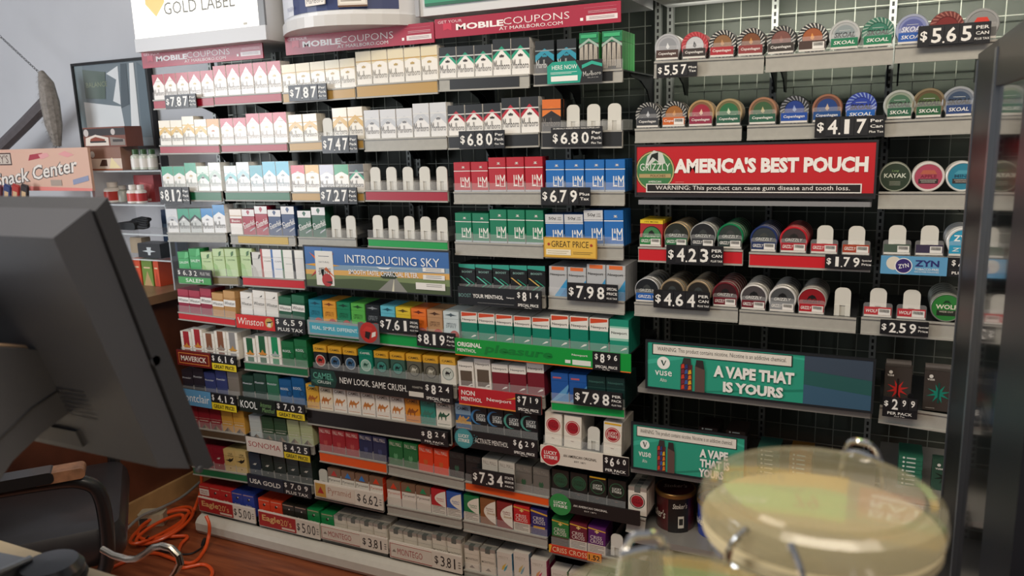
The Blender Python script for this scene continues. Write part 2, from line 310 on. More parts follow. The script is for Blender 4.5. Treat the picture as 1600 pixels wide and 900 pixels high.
criss('xr', 'scarlet pack with two white words', 'c4282c'); criss('xg', 'green pack with two white words', '2c7a40', '4c4034'); criss('xm', 'maroon pack with two white words', '6c2234'); criss('xp', 'purple pack with two white words', '5c2468')
P('xb', 'indigo pack with two white words', '2c2a6c', '2c2a6c', [('p', [(0, .88), (1, .78), (1, .84), (0, .95)], 'd8a83c'), T('CRISS', .46, .64, .66, .13, 'ece4da', bold=-.002), T('CROSS', .5, .49, .74, .13, 'ece4da', bold=-.002), ('r', .15, .25, .85, .34, 'c89a40')])
def ls(k, desc, body, ring, disc, txt, yel=False, ring2='1c1a1a', v=.62, soft=False):
    e = [('c', .5, v, .41, ring), ('c', .5, v, .36, ring2), ('c', .5, v, .335, disc), T('LUCKY', .5, v+.055, .5, .085, txt), T('STRIKE', .5, v-.05, .54, .085, txt)]
    if yel: e += [('r', .05, .93, .95, .985, 'dba928')]
    if not soft: e += [('r', 0, .34, 1, .345, '9a948a' if body[0] in 'def' else '34383a'), T('RED', .5, .2, .16, .03, '8a5a4a')]
    P(k, desc, body, body, e, soft=soft)
ls('lr', 'white pack with dull red disc', 'e6dfd2', 'b8323a', 'a5202c', '7c1a24', ring2='e6dfd2'); ls('ly', 'white pack with red disc and yellow strip', 'e6dfd2', 'b8323a', 'a5202c', 'f0e8dc', True, 'e6dfd2')
ls('lk', 'black pack with green disc', '1b1f1e', '2c5a40', '22503a', '16241e'); ls('lw', 'black pack with white lettered disc', '1b1f1e', '2c5a40', '1d2a24', 'dfe2d8'); ls('lz', 'black pack with yellow-topped disc', '1b1f1e', '2c5a40', '1d2a24', 'dfe2d8', True)
ls('lo', 'white soft pack with red bullseye', 'e3dccf', '2a2423', 'a0202c', '5c1820', ring2='e3dccf', v=.5, soft=True)
def swirl(k, desc, c): P(k, desc, '15191d', '15191d', [('c', .4, .58, .44, c), ('c', .5, .58, .4, '15191d'), ('c', .6, .6, .3, '1d2a30'), T('LUCKY', .6, .64, .56, .12, 'e2e6e4'), T('STRIKE', .6, .5, .58, .12, 'e2e6e4')])
swirl('lb', 'black pack with blue ring', '3d7fb4'); swirl('lt', 'black pack with sea-green ring', '4f9a8c')
CAM = [(.12, .3), (.17, .3), (.2, .44), (.3, .46), (.33, .3), (.38, .3), (.4, .46), (.58, .46), (.6, .3), (.65, .3), (.68, .48), (.74, .52), (.82, .56), (.9, .64), (.9, .68), (.82, .68), (.76, .6), (.68, .57), (.58, .6), (.5, .7), (.4, .6), (.3, .72), (.2, .58), (.14, .5)]
def camel(k, desc, body, c, t, extra=()): P(k, desc, body, body, list(extra) + [('n', [(u, v*.8) for u, v in CAM], c), T('CAMEL', .5, .83, .78, .12, t), ('r', .1, .08, .9, .1, c)])
camel('ay', 'yellow pack with brown camel', 'dba83c', 'a8602c', '3a2c1c', [('r', .25, .9, .75, .99, '4a8a9c')]); camel('at', 'tan-sided white pack with brown camel', 'e4d6bc', 'b4682c', '4a3a2a'); camel('aw', 'white pack with orange-brown camel', 'e9e2d6', 'c07838', '5a4a3a')
camel('ao', 'orange pack with brown camel', 'd98a24', '8c4c1c', '4a2c14'); camel('ae', 'teal green pack with dark camel', '2c8a7c', '3a7468', '2a6a5e'); camel('ag', 'white pack with dark green camel', 'e6e2d6', '2c5a44', '3a4a40')
camel('an', 'blue pack with desert camel', '2f5c8c', 'c89a5c', '1c2c44', [('p', [(0, .6), (1, .6), (1, 1), (0, 1)], '7f9cb4'), ('p', [(0, .25), (1, .25), (1, .36), (0, .36)], 'c8a468')])
def crush(k, desc, body, top, c1, c2, cc='14181a'):
    P(k, desc, body, top, [('p', [(0, .72), (.5, .86), (.5, 1), (0, 1)], top), ('p', [(.5, .86), (1, .72), (1, 1), (.5, 1)], top), T('CAMEL', .5, .86, .74, .08, '2a2418' if top != '0f7a62' else 'e6e8e0'),
        ('c', .5, .38, .38, c1), ('c', .5, .38, .33, c2), ('n', [(u*.5+.25, v*.5+.14) for u, v in CAM], cc)])
crush('qr', 'black yellow-topped pack with red disc', '1e1f20', 'd6a02c', 'c9c2b4', 'b43a30'); crush('qb', 'black yellow-topped pack with blue disc', '1e1f20', 'd6a02c', 'a9b0b4', '3c6080'); crush('qg', 'green pack with pale disc', '0f7a62', '0f7a62', 'bcd0c4', '8fb4a4', '1c4a3c')
crush('qc', 'leafy yellow-topped pack with teal disc', '3c5c50', 'd6a02c', '1f3a34', '3f8478', '16282a'); crush('qd', 'leafy yellow-topped pack with grey disc', '5c5a4c', 'd6a02c', '23221e', '6c6a5c', 'c8c4b4'); crush('qw', 'white yellow-topped pack with grey disc', 'e2ddd0', 'dba83c', '8a948c', 'c4cac0')
def swo(c): return ('n', [(.56, .08), (.9, .15), (.92, .19), (.8, .19), (.7, .155)], c)
def newp(k, desc, c, top='e6e2da', tab=None, tv=.62, txt='2a2a2c', extra=()):
    e = [('r', 0, tv, 1, 1, top)] + ([('p', [(.04, .83), (.96, .9), (.96, .98), (.04, .98)], tab)] if tab else []) + [T('Newport', .5, (tv+.1) if tab else .82, .84, .1, txt), swo('e8e6e0')] + list(extra)
    P(k, desc, c, top, e, side=c)
newp('nt', 'teal pack with orange-tabbed top', '0f7f68', tab='cf4a2a'); newp('nm', 'maroon pack with white top', '75202c', tv=.7); newp('nb', 'white pack with brown panel', 'e2ded4', tv=.7, extra=[('r', .14, .1, .88, .66, '5c5044'), swo('e8e6e0')])
P('ng', 'mint green pack with white middle band', '1f8f76', '1f8f76', [('r', 0, .45, 1, .75, 'dfe9e2'), ('r', 0, .38, 1, .45, '8fc8b4'), ('r', 0, .75, 1, .8, '8fc8b4'), T('Newport', .5, .6, .82, .1, '2a2a2c'), swo('e8e6e0')])
P('ns', 'grey-blue orange-topped pack', 'b8babc', 'b8babc', [('p', [(.3, 0), (1, 0), (1, .6)], '3f96c8'), ('p', [(.6, 0), (1, 0), (1, .35)], '2f7fb4'), ('r', .15, .88, .85, .99, 'e0713a'), T('Newport', .48, .72, .8, .1, '36383a')])
P('nu', 'dark blue pack with pale diagonal', '1f56a0', '1f56a0', [('p', [(0, 0), (.7, 0), (1, .5), (1, .62)], '5f9cc8'), ('p', [(.2, 0), (1, 0), (1, .34)], '3a86bc'), ('r', .12, .8, .6, .86, 'b85a64')])
P('nd', 'blackish teal pack', '14302e', '14302e', [T('Newport', .5, .8, .8, .1, '3f6a62'), ('r', 0, .6, 1, .62, '2f504a'), ('r', 0, .71, 1, .72, '26403c')])
def boost(k, desc, tip, s): P(k, desc, '14181a', '14181a', [('p', [(0, .88), (1, .82), (1, .99), (0, .99)], '2f9a88'), T(s, .5, .72, .64, .07, '8fb8b0'),
    ('p', [(.02, .56), (.12, .56), (.68, .3), (.58, .3)], tip), ('p', [(.58, .3), (.68, .3), (.14, .08), (.04, .08)], '2f9a7c'), ('p', [(.4, .5), (.48, .5), (.95, .3), (.87, .3)], '2f9a7c'), ('p', [(.87, .3), (.95, .3), (.5, .1), (.42, .1)], '1f6a54')])
boost('bo', 'black pack with teal arrow', '5fc8b0', 'BOOST'); boost('bp', 'black pack with gold-green arrow', 'd8b060', 'BOOST!')
def spirit(k, desc, c, t): P(k, desc, c, c, [T('AMERICAN', .5, .55, .62, .06, t), T('SPIRIT', .5, .45, .68, .11, t, bold=-.005), ('n', [(.1, .86), (.42, .84), (.5, .8), (.58, .84), (.9, .86), (.6, .9), (.5, .94), (.4, .9)], t), ('c', .7, .12, .3, 'b43a34'), ('p', [(.55, .1), (.95, .02), (.95, .1)], '2a2020')])
for k, d_, c, t in (('i1', 'dark teal pack with bird emblem', '1f7f94', '12465a'), ('i2', 'amber pack with bird emblem', 'dc9a34', '7a3c14'), ('i3', 'forest green pack with bird emblem', '1a7f58', '0f3c2c'), ('i4', 'lime green pack with bird emblem', '58b04c', '1c4a1c'), ('i5', 'black pack with bird emblem', '1d2226', '8a9094'), ('i6', 'sky blue pack with bird emblem', '62b8cc', '1c5468'), ('i7', 'yellow pack with bird emblem', 'e0c234', '5c4a14'), ('i8', 'bright orange pack with bird emblem', 'e8752c', '6c2410'), ('i9', 'tan brown pack with bird emblem', 'b98f68', '4a2c1c'), ('i0', 'pale blue-white pack with bird emblem', 'c9d6d8', '4a5c64')): spirit(k, d_, c, t)
def eag(k, desc, c, lab=False): P(k, desc, c, c, [('r', .06, .04, .94, .07, 'd8a88c'), ('r', .06, .93, .94, .955, 'd8b49c'), ('c', .5, .74, .1, '2a1c1c'), ('c', .58, .78, .05, 'e4dcd0'), T('Eagle', .5, .46, .5, .09, 'ded4c8')] + ([('r', .05, .55, .95, .85, 'e6e0d8'), T('SPECIAL', .5, .74, .7, .06, 'a02c30'), T('PRICE', .5, .64, .6, .06, 'a02c30')] if lab else []))
eag('er', 'red pack with small black eagle', 'c02c2c'); eag('el', 'red pack with white price sticker', 'b82c2c', True); eag('eb', 'royal blue pack with small eagle', '2f449c'); eag('eo', 'orange-red pack with small eagle', 'dc4626'); eag('ek', 'black pack with small eagle', '2a2822'); eag('eg', 'green pack with small eagle', '1c8a4c')
def mtg(k, desc, t): P(k, desc, 'ddd4c6', 'ddd4c6', [T('MONTEGO', .5, .46, .84, .09, t), ('p', [(.3, .1), (.7, .1), (.5, .22)], '8a8078'), ('r', .04, .66, .96, .665, '6a6058'), ('r', .04, .04, .05, .96, '8a8078'), ('r', .95, .04, .96, .96, '8a8078')], soft=True)
mtg('oe', 'white soft pack with grey name', '6c675e'); mtg('or', 'white soft pack with red name', 'b0323a')
def misty(k, desc, side, c, c2): P(k, desc, 'd8d0c6', 'd8d0c6', [T('MISTY', .45, .8, .62, .09, 'a89c8c', bold=-.005), ('n', [(.3, .3), (.36, .45), (.62, .6), (.5, .42), (.4, .3)], c), ('n', [(.42, .25), (.5, .4), (.72, .55), (.62, .38), (.5, .25)], c2)], side=side)
misty('vb', 'pale pack with blue sides and swirl', '4f8cac', 'd8b44c', '4f9cac'); misty('vg', 'pale grey pack with yellow-blue swirl', '6a8494', 'c8b070', '7fa4b4'); misty('vp', 'pale pack with magenta sides', 'b43a6c', 'd89a6c', 'c84a6c'); misty('vn', 'pale pack with green swirl', '4a8a5c', '8fc07c', '2f8a5c'); misty('vm', 'pale pack with mint swirl', 'a8b8a0', '6fb08c', '4a9a6c'); misty('vw', 'pale plain pack', 'c8c0b4', 'c4b8a8', 'b8ac9c')

PW, PD = .0552, .0225
_PK = {}
def pack_mesh(k, tall):
    if (k, tall) in _PK: return _PK[(k, tall)]
    d = DS[k]; H = .0985 if tall else .0868; cut = .86 if d['soft'] else .73
    a = MB(); b = MB(); W = PW
    def shell(mb, z0, z1, col, sc):
        c = .0011; p = [(c, 0), (W-c, 0), (W, c), (W, PD-c), (W-c, PD), (c, PD), (0, PD-c), (0, c)]; n = 8
        v = [(x, y, z0) for x, y in p] + [(x, y, z1) for x, y in p]
        f = [tuple(reversed(range(n))), tuple(range(n, 2*n))] + [(i, (i+1) % n, n+(i+1) % n, n+i) for i in range(n)]
        mb.add(v, [f[0], f[1], f[2], f[6]], C(col)); mb.add(v, [f[3], f[4], f[5], f[7], f[8], f[9]], C(sc))
    shell(a, 0, cut*H-.0007, d['body'], d['side'])
    decor(a, d['els'], W, H, 0, cut-.009)
    if d['soft']:
        b.box(.0006, .0006, cut*H-.001, W-.0006, PD-.0006, H, M('b9b6ae', .3, .5)); b.box(W*.34, -.0004, cut*H-.004, W*.66, PD*.7, H+.0004, C('5f6460'))
        decor(b, [e for e in d['els'] if e[0] != 'r'], W, H, cut, 1)
    else:
        shell(b, cut*H, H, d['lid'], d['side'] if d['side'] != d['body'] else d['lid']); decor(b, d['els'], W, H, cut-.009, 1)
    _PK[(k, tall)] = (a.mesh('pack_carton'), b.mesh('pack_lid'), H)
    return _PK[(k, tall)]
ORD = ['leftmost', 'second from left', 'third from left', 'fourth from left', 'fifth from left', 'sixth from left', 'seventh from left', 'eighth from left', 'ninth from left', 'rightmost']
REAR = []
def place_pack(k, tall, loc, ry, label, lean=0., turn=0.):
    a, b, H = pack_mesh(k, tall)
    r = thing('cigarette_pack', label, 'cigarette pack', loc, (lean, ry, turn), 'cigarette packs on the wall rack')
    link('carton', a, r); link('soft_top' if DS[k]['soft'] else 'flip_lid', b, r)
    return r
# ------------------------------------------------------------------ shelf trays
def pusher(mb):
    mb.rbox(-.0185, .026, .0185, .071, .003, .006, .014, PUSH, 6, (0, 0, 1, 1))
    for x in (-.0185, .0065): mb.box(x, .002, 0, x+.012, .0075, .028, PUSH)
    mb.box(-.0065, .005, 0, .0065, .006, .026, M('b9b6ac', .5)); return mb
_pm = pusher(MB()).mesh('pusher'); _dm = {}
STR = dict(red='a3172f', gold='b8924e', green='1f6a44', brightred='c8202a', brightgreen='0f9a48', orange='e8591c', olive='8a7c58', dark='26282a', yellow='c8aa58')
def tray(where, label, A, B, rail, lanes, strip=None, cover=(0, 1), rear=1, lip=.026, depth=.3, name='shelf_tray', kind='pack', cards=None, seen_rear=0, dx=0.):
    a = PY(A[0], A[1], D); b = PY(B[0], B[1], D); ry = -math.atan2(b.z-a.z, b.x-a.x); Wd = (b-a).length
    if abs(ry) < .004: ry = 0.
    zc = (a.z+b.z)/2; org = Vector((a.x, D, a.z if ry else zc))
    rh = (a.z - PY(A[0], A[1]+rail, D).z)
    root = thing(name, label, 'shelf tray', org, (0, ry, 0), 'shelf trays on the wall rack')
    g = .0012
    MB().box(g, .004, -.004, Wd-g, depth, 0, M('3a3c3e', .35, .3)).build('deck', root)
    r = MB(); r.yprism([(g, -rh), (Wd-g, -rh), (Wd-g, 0), (g, 0)], -.002, .004, GREY)
    r.box(g, -.006, -rh-.001, Wd-g, -.001, -rh+.0035, GREY); r.box(g, -.0055, -.0035, Wd-g, -.001, .001, GREY); r.build('price_channel', root)
    if strip:
        u0, u1 = cover; c = STR.get(strip, strip)
        MB().box(.003+u0*(Wd-.006), -.0035, -rh+.004, .003+u1*(Wd-.006), -.0022, -.004, CP(c)).build('color_strip', root)
    if lip:
        MB().box(g, -.0015, .0012, Wd-g, -.0003, lip, CLEAR).build('front_lip', root)
    br = MB()
    br.xprism([(.1, -.012), (.2, -.02), (.27, -.045), (.3, -.075), (.335, -.075), (.335, -.004), (.1, -.004)], -.002, .002, M('1e2023', .45))
    bm_ = br.mesh('bracket')
    for x in (.012, Wd-.012) if org.z > .3 and len(lanes) > 1 else (): link('bracket', bm_, root, (x, 0, 0))
    n = len(lanes); lw = Wd/n
    c_, s_ = math.cos(ry), math.sin(ry)
    def at(x, y=.0, z=0.): return org + Vector((x*c_+z*s_, y, -x*s_+z*c_))
    key = (kind,)
    if kind == 'pack':
        if key not in _dm: _dm[key] = MB().box(-.0006, .001, 0, .0006, depth-.02, .03, M('d8d8d4', .2, alpha=.35)).mesh('divider')
        for i in range(n+1):
            if 0 < i < n: link('divider', _dm[key], root, (i*lw, 0, 0))
    front = [i for i, t in enumerate(lanes) if t[0] not in '_.']
    for i, t in enumerate(lanes):
        if t[0] == '_': link('pusher', _pm, root, ((i+.5)*lw, .012, 0))
    if kind == 'pack':
        for q, i in enumerate(front):
            t = lanes[i]; tall = t.endswith('*'); k = t.rstrip('*~'); lean = '~' in t; nf = len(front)
            o = 'only pack' if nf == 1 else ('rightmost' if q == nf-1 else ORD[q])
            x = (i+.5)*lw - PW/2 + dx; H = .0985 if tall else .0868
            dsc = ('tall ' if tall else '') + DS[k]['desc']
            place_pack(k, tall, at(x, .003, .0002), ry, f'{dsc}, {o} {where}')
            for j in range(1, rear+1):
                REAR.append((1 if (q == nf-1 and j <= seen_rear) else 0, k, tall, at(x, .003+j*(PD+.0006), .0002), ry, f"{dsc.split(' pack')[0]} pack {['', 'directly', 'second', 'third', 'fourth'][j]} behind the {o} pack {where}"))
    if cards:
        for i, cc in enumerate(cards):
            if not cc: continue
            x = (i+.5)*lw; h = .032 if kind == 'can' else .03
            m = MB(); m.rbox(x-lw*.44, .0, x+lw*.44, h+.006, -.0024, -.0012, .006, CLEAR, 4, (0, 0, 1, 1)); m.build('can_cradle', root)
            m = MB(); m.box(x-lw*.41, -.0036, .004, x+lw*.41, -.0026, h-.004, CP(cc[0]))
            decor(m, [('r', 0, 0, 1, .2, 'd8d4cc' if len(cc) < 4 else cc[3])] + ([T(cc[1], .5 if not cc[2] else .28, .6, .8 if not cc[2] else .44, .34, 'efece6', shear=.15)] if cc[1] else []) + ([('r', .52, .22, .97, .85, 'e9e6e0')] + [('r', .56+.028*j, .5, .575+.028*j, .8, '3a3a3a') for j in range(13)] if cc[2] else []), lw*.82, h-.008, x0=x-lw*.41, z0=.004, y=-.0036, mk=CP)
            m.build('label_card', root)
    return root, org, ry, lw, at
# ------------------------------------------------------------------ signs and price tags
def rect4(tl, tr, bl, br, Y):
    a, b, c, d = (PY(*p, Y) for p in (tl, tr, bl, br))
    return (a.x+c.x)/2, (c.z+d.z)/2, (b.x+d.x)/2, (a.z+b.z)/2
def rectb(x0, y0, x1, y1, Y):
    yc, xc = (y0+y1)/2, (x0+x1)/2; s = slope(yc, xc); h = (y1-y0)-abs(s)*(x1-x0)
    a = PY(x0, yc-s*(xc-x0), Y); b = PY(x1, yc+s*(x1-xc), Y)
    return a.x, PY(xc, yc+h/2, Y).z, b.x, PY(xc, yc-h/2, Y).z
def sign(name, label, cat, R, bgc, els, parts=(), group=None, Y=2.03, th=.005, frame=None, part='plate', r=.0015, mk=CP):
    x0, z0, x1, z1 = R; W, H = x1-x0, z1-z0
    root = thing(name, label, cat, (x0, Y, z0), (0, 0, 0), group)
    m = MB(); m.rbox(0, 0, W, H, 0, th, r, mk(bgc)); decor(m, els, W, H, mk=mk); m.build(part, root)
    m = MB()                                     # clip that hooks over the tray's price channel
    m.box(W*.5-.012, th, H*.3, W*.5+.012, th+.006, H*.8, BLACK); m.build('mounting_clip', root)
    if frame:
        m = MB(); f = frame[1]
        m.box(-f, -.002, -f, W+f, th, 0, M(frame[0], .4)); m.box(-f, -.002, H, W+f, th, H+f, M(frame[0], .4))
        m.box(-f, -.002, 0, 0, th, H, M(frame[0], .4)); m.box(W, -.002, 0, W+f, th, H, M(frame[0], .4)); m.build('frame', root)
    for p in parts:                              # (name, u0, v0, u1, v1, colour, els)
        m = MB(); pw, ph = (p[3]-p[1])*W, (p[4]-p[2])*H
        m.rbox(0, 0, pw, ph, -.0018, -.0002, min(.0012, ph*.2), mk(p[5])); decor(m, p[6], pw, ph, y=-.0018, mk=mk); m.build(p[0], root, (p[1]*W, 0, p[2]*H))
    return root
K_ = '1a1a1d'
NUM = 'eceae4'
def fl(u, s, w=.8, h=.72, v=.5): return T(s, .5, v, w, h, u, bold=.02)
TAGG = 'price tags on the shelf rails'
def price(label, px, s, side, lay='dec', dark=True, small=None, Y=2.031, head=None):
    """number flip cards on a tag: s like '7.87'; lay 'dec' equal digits, 'sup' cents raised"""
    bgc, fg = (K_, NUM) if dark else ('dcd6ca', '1c1a1a')
    R = rectb(*px, Y); top = .86 if head else 1.
    parts = []; d = [c for c in s if c != '.']
    if lay == 'dec':
        nw = .62/len(d); x = .16
        els = [T('$', .085, .5*top, .1, .5, fg, bold=.02)]
        for i, ch in enumerate(d):
            parts.append(('digit_card', x+i*nw+.004, .08*top, x+(i+1)*nw-.004, .94*top, '232326' if dark else 'e4dfd4', [fl(fg, ch, .7 if ch != '1' else .36, .8)] + ([('c', -.03, .12, .075, fg)] if i == 1 else [])))
        tx = .89
    else:
        els = [T('$', .1, .66, .12, .3, fg, bold=.02)]
        parts = [('digit_card', .22, .36, .48, .98, '232326', [fl(fg, d[0], .66, .86)]), ('digit_card', .5, .42, .72, .98, '232326', [fl(fg, d[1], .5, .6, .6)]), ('digit_card', .74, .42, .97, .98, '232326', [fl(fg, d[2], .5, .6, .6)])]
        els += [T(side[0], .5, .2, .7, .14, fg), T(side[1], .5, .06, .3, .05, fg)] if len(side) > 1 else []; side = (); tx = .5
    n = len(side)
    for i, t in enumerate(side):
        hh = min(.2, .56/max(n, 1)); wd = min(.2, .052*len(t)+.02)
        els.append(T(t, tx, .5*top+(n/2-.5-i)*.26*(1 if n < 4 else .8), wd, hh*(.8 if i < 2 else .55), fg, bold=.015))
    if head: els.append(T(head, .5, .93, .92, .07, fg))
    return sign('price_tag', label, 'price tag', R, bgc, els, parts, TAGG, Y, part='tag_holder')
PT = ('Per', 'Pack', 'Plus Tax')
# ------------------------------------------------------------------ the trays, row by row, left to right
def rowtray(r, i, A, B, rail, lanes, lab, **k):
    rn = ['top', 'second', 'third', 'fourth'][r-1]; cn = ['first', 'second', 'third', 'fourth', 'fifth', 'last'][i]
    return tray(f"on {rn} row's {cn} tray", f"{lab}, {cn} tray of the {rn} row", A, B, rail, lanes.split(), **k)
rowtray(1, 0, (240, 157), (335, 150.5), 15, 'R R R R R', 'pale tray with red strip and five short packs', strip='red', cover=(0, 1))
rowtray(1, 1, (335, 150.5), (441, 144), 15, 'R* R* R* R* R*', 'pale tray with red strip and five tall packs', strip='red')
rowtray(1, 2, (442, 145.3), (556, 136), 17, 'G G G G G', 'pale tray with gold strip behind a $7.87 tag', strip='gold', seen_rear=1)
rowtray(1, 3, (557, 133.5), (685, 124.5), 20.5, 'G* G* G* G* G*', 'pale tray with gold strip and tall packs', strip='gold', seen_rear=1)
rowtray(1, 4, (686, 123), (828, 116), 20, 'K K K K* K*', 'grey tray with long black strip', strip='dark', cover=(.12, .9), rear=2, seen_rear=2)
rowtray(1, 5, (834, 116), (974, 108), 19, 'B B Z* Z*', 'grey tray behind the HERE NOW card', strip='dark', cover=(0, .9), rear=4, seen_rear=4)
rowtray(2, 0, (250, 227.5), (344, 226), 13.5, 'Y Y Y* Y Yo', 'narrow tray with pale red strip and gold packs', strip='red')
rowtray(2, 1, (346, 226), (450, 223), 13, 'W W W* W* W*', 'tray with red strip and red-white packs', strip='red')
rowtray(2, 2, (452, 222.5), (569, 217), 15, 'Gc Gc _ Gc* Gc*', 'gold strip tray with one empty lane', strip='gold')
rowtray(2, 3, (569.5, 217.5), (699, 213), 19, 'S S S S* S*', 'plain grey tray with silver-grey packs', seen_rear=1)
rowtray(2, 4, (700, 212.5), (843, 207), 21, 'KR KR KR KR* KR*', 'grey tray with black strip and black-topped packs', strip='dark', seen_rear=1)
rowtray(2, 5, (846, 206), (974, 203.5), 26, 'KO _ _ _', 'tray with one pack and three white pushers', strip='dark', rear=3, seen_rear=1)
rowtray(3, 0, (255, 298.5), (347, 298.5), 15, 'g g g* lg wg*', 'tray with green strip behind the $8.12 tag', strip='green')
rowtray(3, 1, (352, 299), (454, 299), 14.5, 'wt ws* te b* b*', 'tray with long green strip', strip='green')
rowtray(3, 2, (456, 300), (570, 300), 14.5, 'fr fg fs fn K', 'tray with gold strip behind the $7.27 tag', strip='gold', seen_rear=1)
rowtray(3, 3, (571, 297.5), (701, 297.5), 17, '_ _ _ _ _', 'empty tray with crimson strip and five white pushers', strip='red')
rowtray(3, 4, (709, 300), (849, 300), 18, 'L L L* L* L*', 'plain grey tray with red packs')
rowtray(3, 5, (852, 299.5), (977, 300), 20, 'Lb Lb Lb Lb', 'plain grey tray with blue packs', rear=2, seen_rear=2)
rowtray(4, 0, (262, 363.5), (354, 364), 13.5, 'S gk gk bw bw*', 'plain grey tray with white packs')
rowtray(4, 1, (360, 366), (462, 369), 14.5, 'bas cr cr* cb cb*', 'grey tray with pale gold strip', strip='yellow', cover=(.12, .9))
rowtray(4, 2, (466, 370), (557, 372.5), 14, 'cg cg* _ _', 'plain grey tray with two green packs')
rowtray(4, 3, (575, 371.5), (701, 377), 14, '_ _ _ _ _', 'empty tray with bright green strip and five white pushers', strip='brightgreen')
rowtray(4, 4, (711, 378), (850, 382.5), 19.5, 'Lg Lg Lg* Lg* Lg*', 'plain grey tray with green packs', rear=2)
rowtray(4, 5, (852, 382.5), (975, 385), 20, 'L5 L5 L5* Lb*', 'plain grey tray behind the GREAT PRICE card', rear=2, seen_rear=1)
t = lambda where, lab, A, B, rail, lanes, **k: tray(where, lab, A, B, rail, lanes.split(), **k)
t('behind the $6.32 tag', 'tray with olive strip behind the $6.32 tag', (280, 430), (373, 432.5), 12.5, 'sa sa* lf lf* lf*', strip='olive', seen_rear=1)
t('right of the $6.32 tag', 'red strip tray between the $6.32 tag and the sky poster', (379, 431.5), (477, 437), 14.5, 'lf* gs rw* wb* wn* wd*', strip='brightred', rear=0)
t('above the BOOST sign', 'tray behind the BOOST sign', (718, 456), (853, 462), 18, 'bo bo bo bp bp', rear=3, seen_rear=1)
t('behind the upper $7.98 tag', 'plain grey tray behind the upper $7.98 tag', (857, 462), (977, 471), 19.5, 'ns ns ns* ns*', rear=4, seen_rear=3)
t('left of the $6.59 tag', 'tray with bright red strip left of the $6.59 tag', (279, 487), (369, 498), 11.5, 'wr wr wr* wo wo*', strip='brightred', rear=2, seen_rear=2)
t('behind the $6.59 tag', 'tray behind the $6.59 tag', (376, 493), (477, 507), 12, 'ww ww* ww* wv wv*', rear=2, seen_rear=2)
t('behind the $7.61 tag', 'long green strip tray of ten colored packs', (483, 507), (718, 531), 18, 'i1 i2 i3 i4 i5 i6 i7 i8 i9 i0', strip='brightgreen', rear=3, seen_rear=0)
t('above the green MENTHOL sign', 'long tray behind the green MENTHOL sign', (720, 529.5), (983, 555), 18, 'nt nt nt nt nt nt* nt* nt* ng*', rear=4, seen_rear=4)
t('above the $6.16 tag', 'tray behind the $6.16 tag', (284, 552), (374, 562), 10, 'mr mr* mb mb* mg*', rear=2, seen_rear=2)
t('right of the $6.16 tag', 'dark green strip tray right of the $6.16 tag', (382, 564), (482, 575), 13, 'ms ms* mt* ko ko*', strip='green', rear=2, seen_rear=2)
t('above the $8.24 SPECIAL tag', 'long tray behind the black CRUSH sign', (490, 577), (714, 602), 18, 'qr qb qb qg qc qc qd qd qw', rear=3, seen_rear=3)
t('above the red MENTHOL sign', 'tray behind the red MENTHOL sign', (716, 606), (852, 619), 18, 'nb nb* nm nm nm*', rear=3, seen_rear=1)
t('behind the lower $7.98 tag', 'green strip tray behind the lower $7.98 tag', (861, 626), (977, 638), 15, 'nu nu nd nd', strip='brightgreen', rear=4, seen_rear=3)
t('above the $4.12 tag', 'tray behind the $4.12 tag', (286, 612), (376, 623), 10, 'mk mk* mn mn* mx*', rear=2, seen_rear=1)
t('above the $7.02 tag', 'tray behind the $7.02 tag', (380, 622), (478, 634), 10, 'md md* mv* kb kb*', rear=2, seen_rear=1)
t('above the $8.24 PACK tag', 'long black-railed tray of ten animal packs', (479, 637), (706, 669), 24, 'ay at aw aw aw aw aw ao ae ag', strip='17181a', rear=2, seen_rear=1)
t('above the $6.29 tag', 'tray behind the black $6.29 sign', (712, 671), (841, 689), 16, 'an lb lb lt lt', rear=2, seen_rear=1)
t('above the $6.60 tag', 'tray behind the white $6.60 sign', (849, 692), (972, 714), 16, 'lr* lr* _ ly*', rear=4, seen_rear=4)
t('left of the $4.25 tag', 'brown strip tray left of the $4.25 tag', (294, 666), (384, 679), 12, 'sr sr sr sg sg', strip='5a4a38', rear=2, seen_rear=1)
t('behind the $4.25 tag', 'tray behind the $4.25 tag', (391, 684), (491, 697), 12, 'ss sd sd sl sl', rear=2, seen_rear=1)
t('left of the $7.34 trays', 'orange strip tray above the $6.62 tag', (499, 704), (605, 723), 16, 'pr pr pr pn pn', strip='orange', rear=2)
t('left of the $7.34 tag', 'plain grey tray left of the $7.34 tag', (607, 725), (726, 749.5), 15, 'pg pg po po pk', rear=2)
t('behind the $7.34 tag', 'orange strip tray behind the $7.34 tag', (727, 751), (859, 777), 14, 'pk pw pw px px', strip='orange', rear=2, seen_rear=1)
t('below the $6.60 tag', 'tray behind the black ORIGINAL sign', (861, 774), (978, 797), 16, 'lk lk lz lw', rear=3, seen_rear=1)
t('left of the $7.09 tag', 'green strip tray left of the $7.09 tag', (301, 728), (387, 741), 12, 'um um um ut ut', strip='green', rear=2, seen_rear=1)
t('above the $7.09 tag', 'tray behind the $7.09 tag', (390, 742), (490, 758), 12, 'un ud ud ud ud', rear=2, seen_rear=1)
t('above the $6.62 tag', 'tray behind the white $6.62 tag', (492, 763), (600, 785), 14, '_ yr yb yb yo', rear=1, seen_rear=1)
t('right of the $6.62 tag', 'plain grey tray right of the $6.62 tag', (605, 788), (722, 811), 14, 'yo yg yg cR cB', rear=1)
t('above the right $3.81 tray', 'plain grey tray ending in two-word packs', (724, 812), (856, 840), 16, 'cG cM cA xr xb', rear=1, seen_rear=1)
t('above the 1.52 strip', 'tray with orange-red 1.52 strip', (861, 850), (976, 876), 13, 'xg xm xp _', rear=2, seen_rear=1)
t('above the left $5.00 tag', 'bottom tray behind the left $5.00 tag', (313, 790), (399, 809), 14, 'el er er eb eb', rear=2, seen_rear=0)
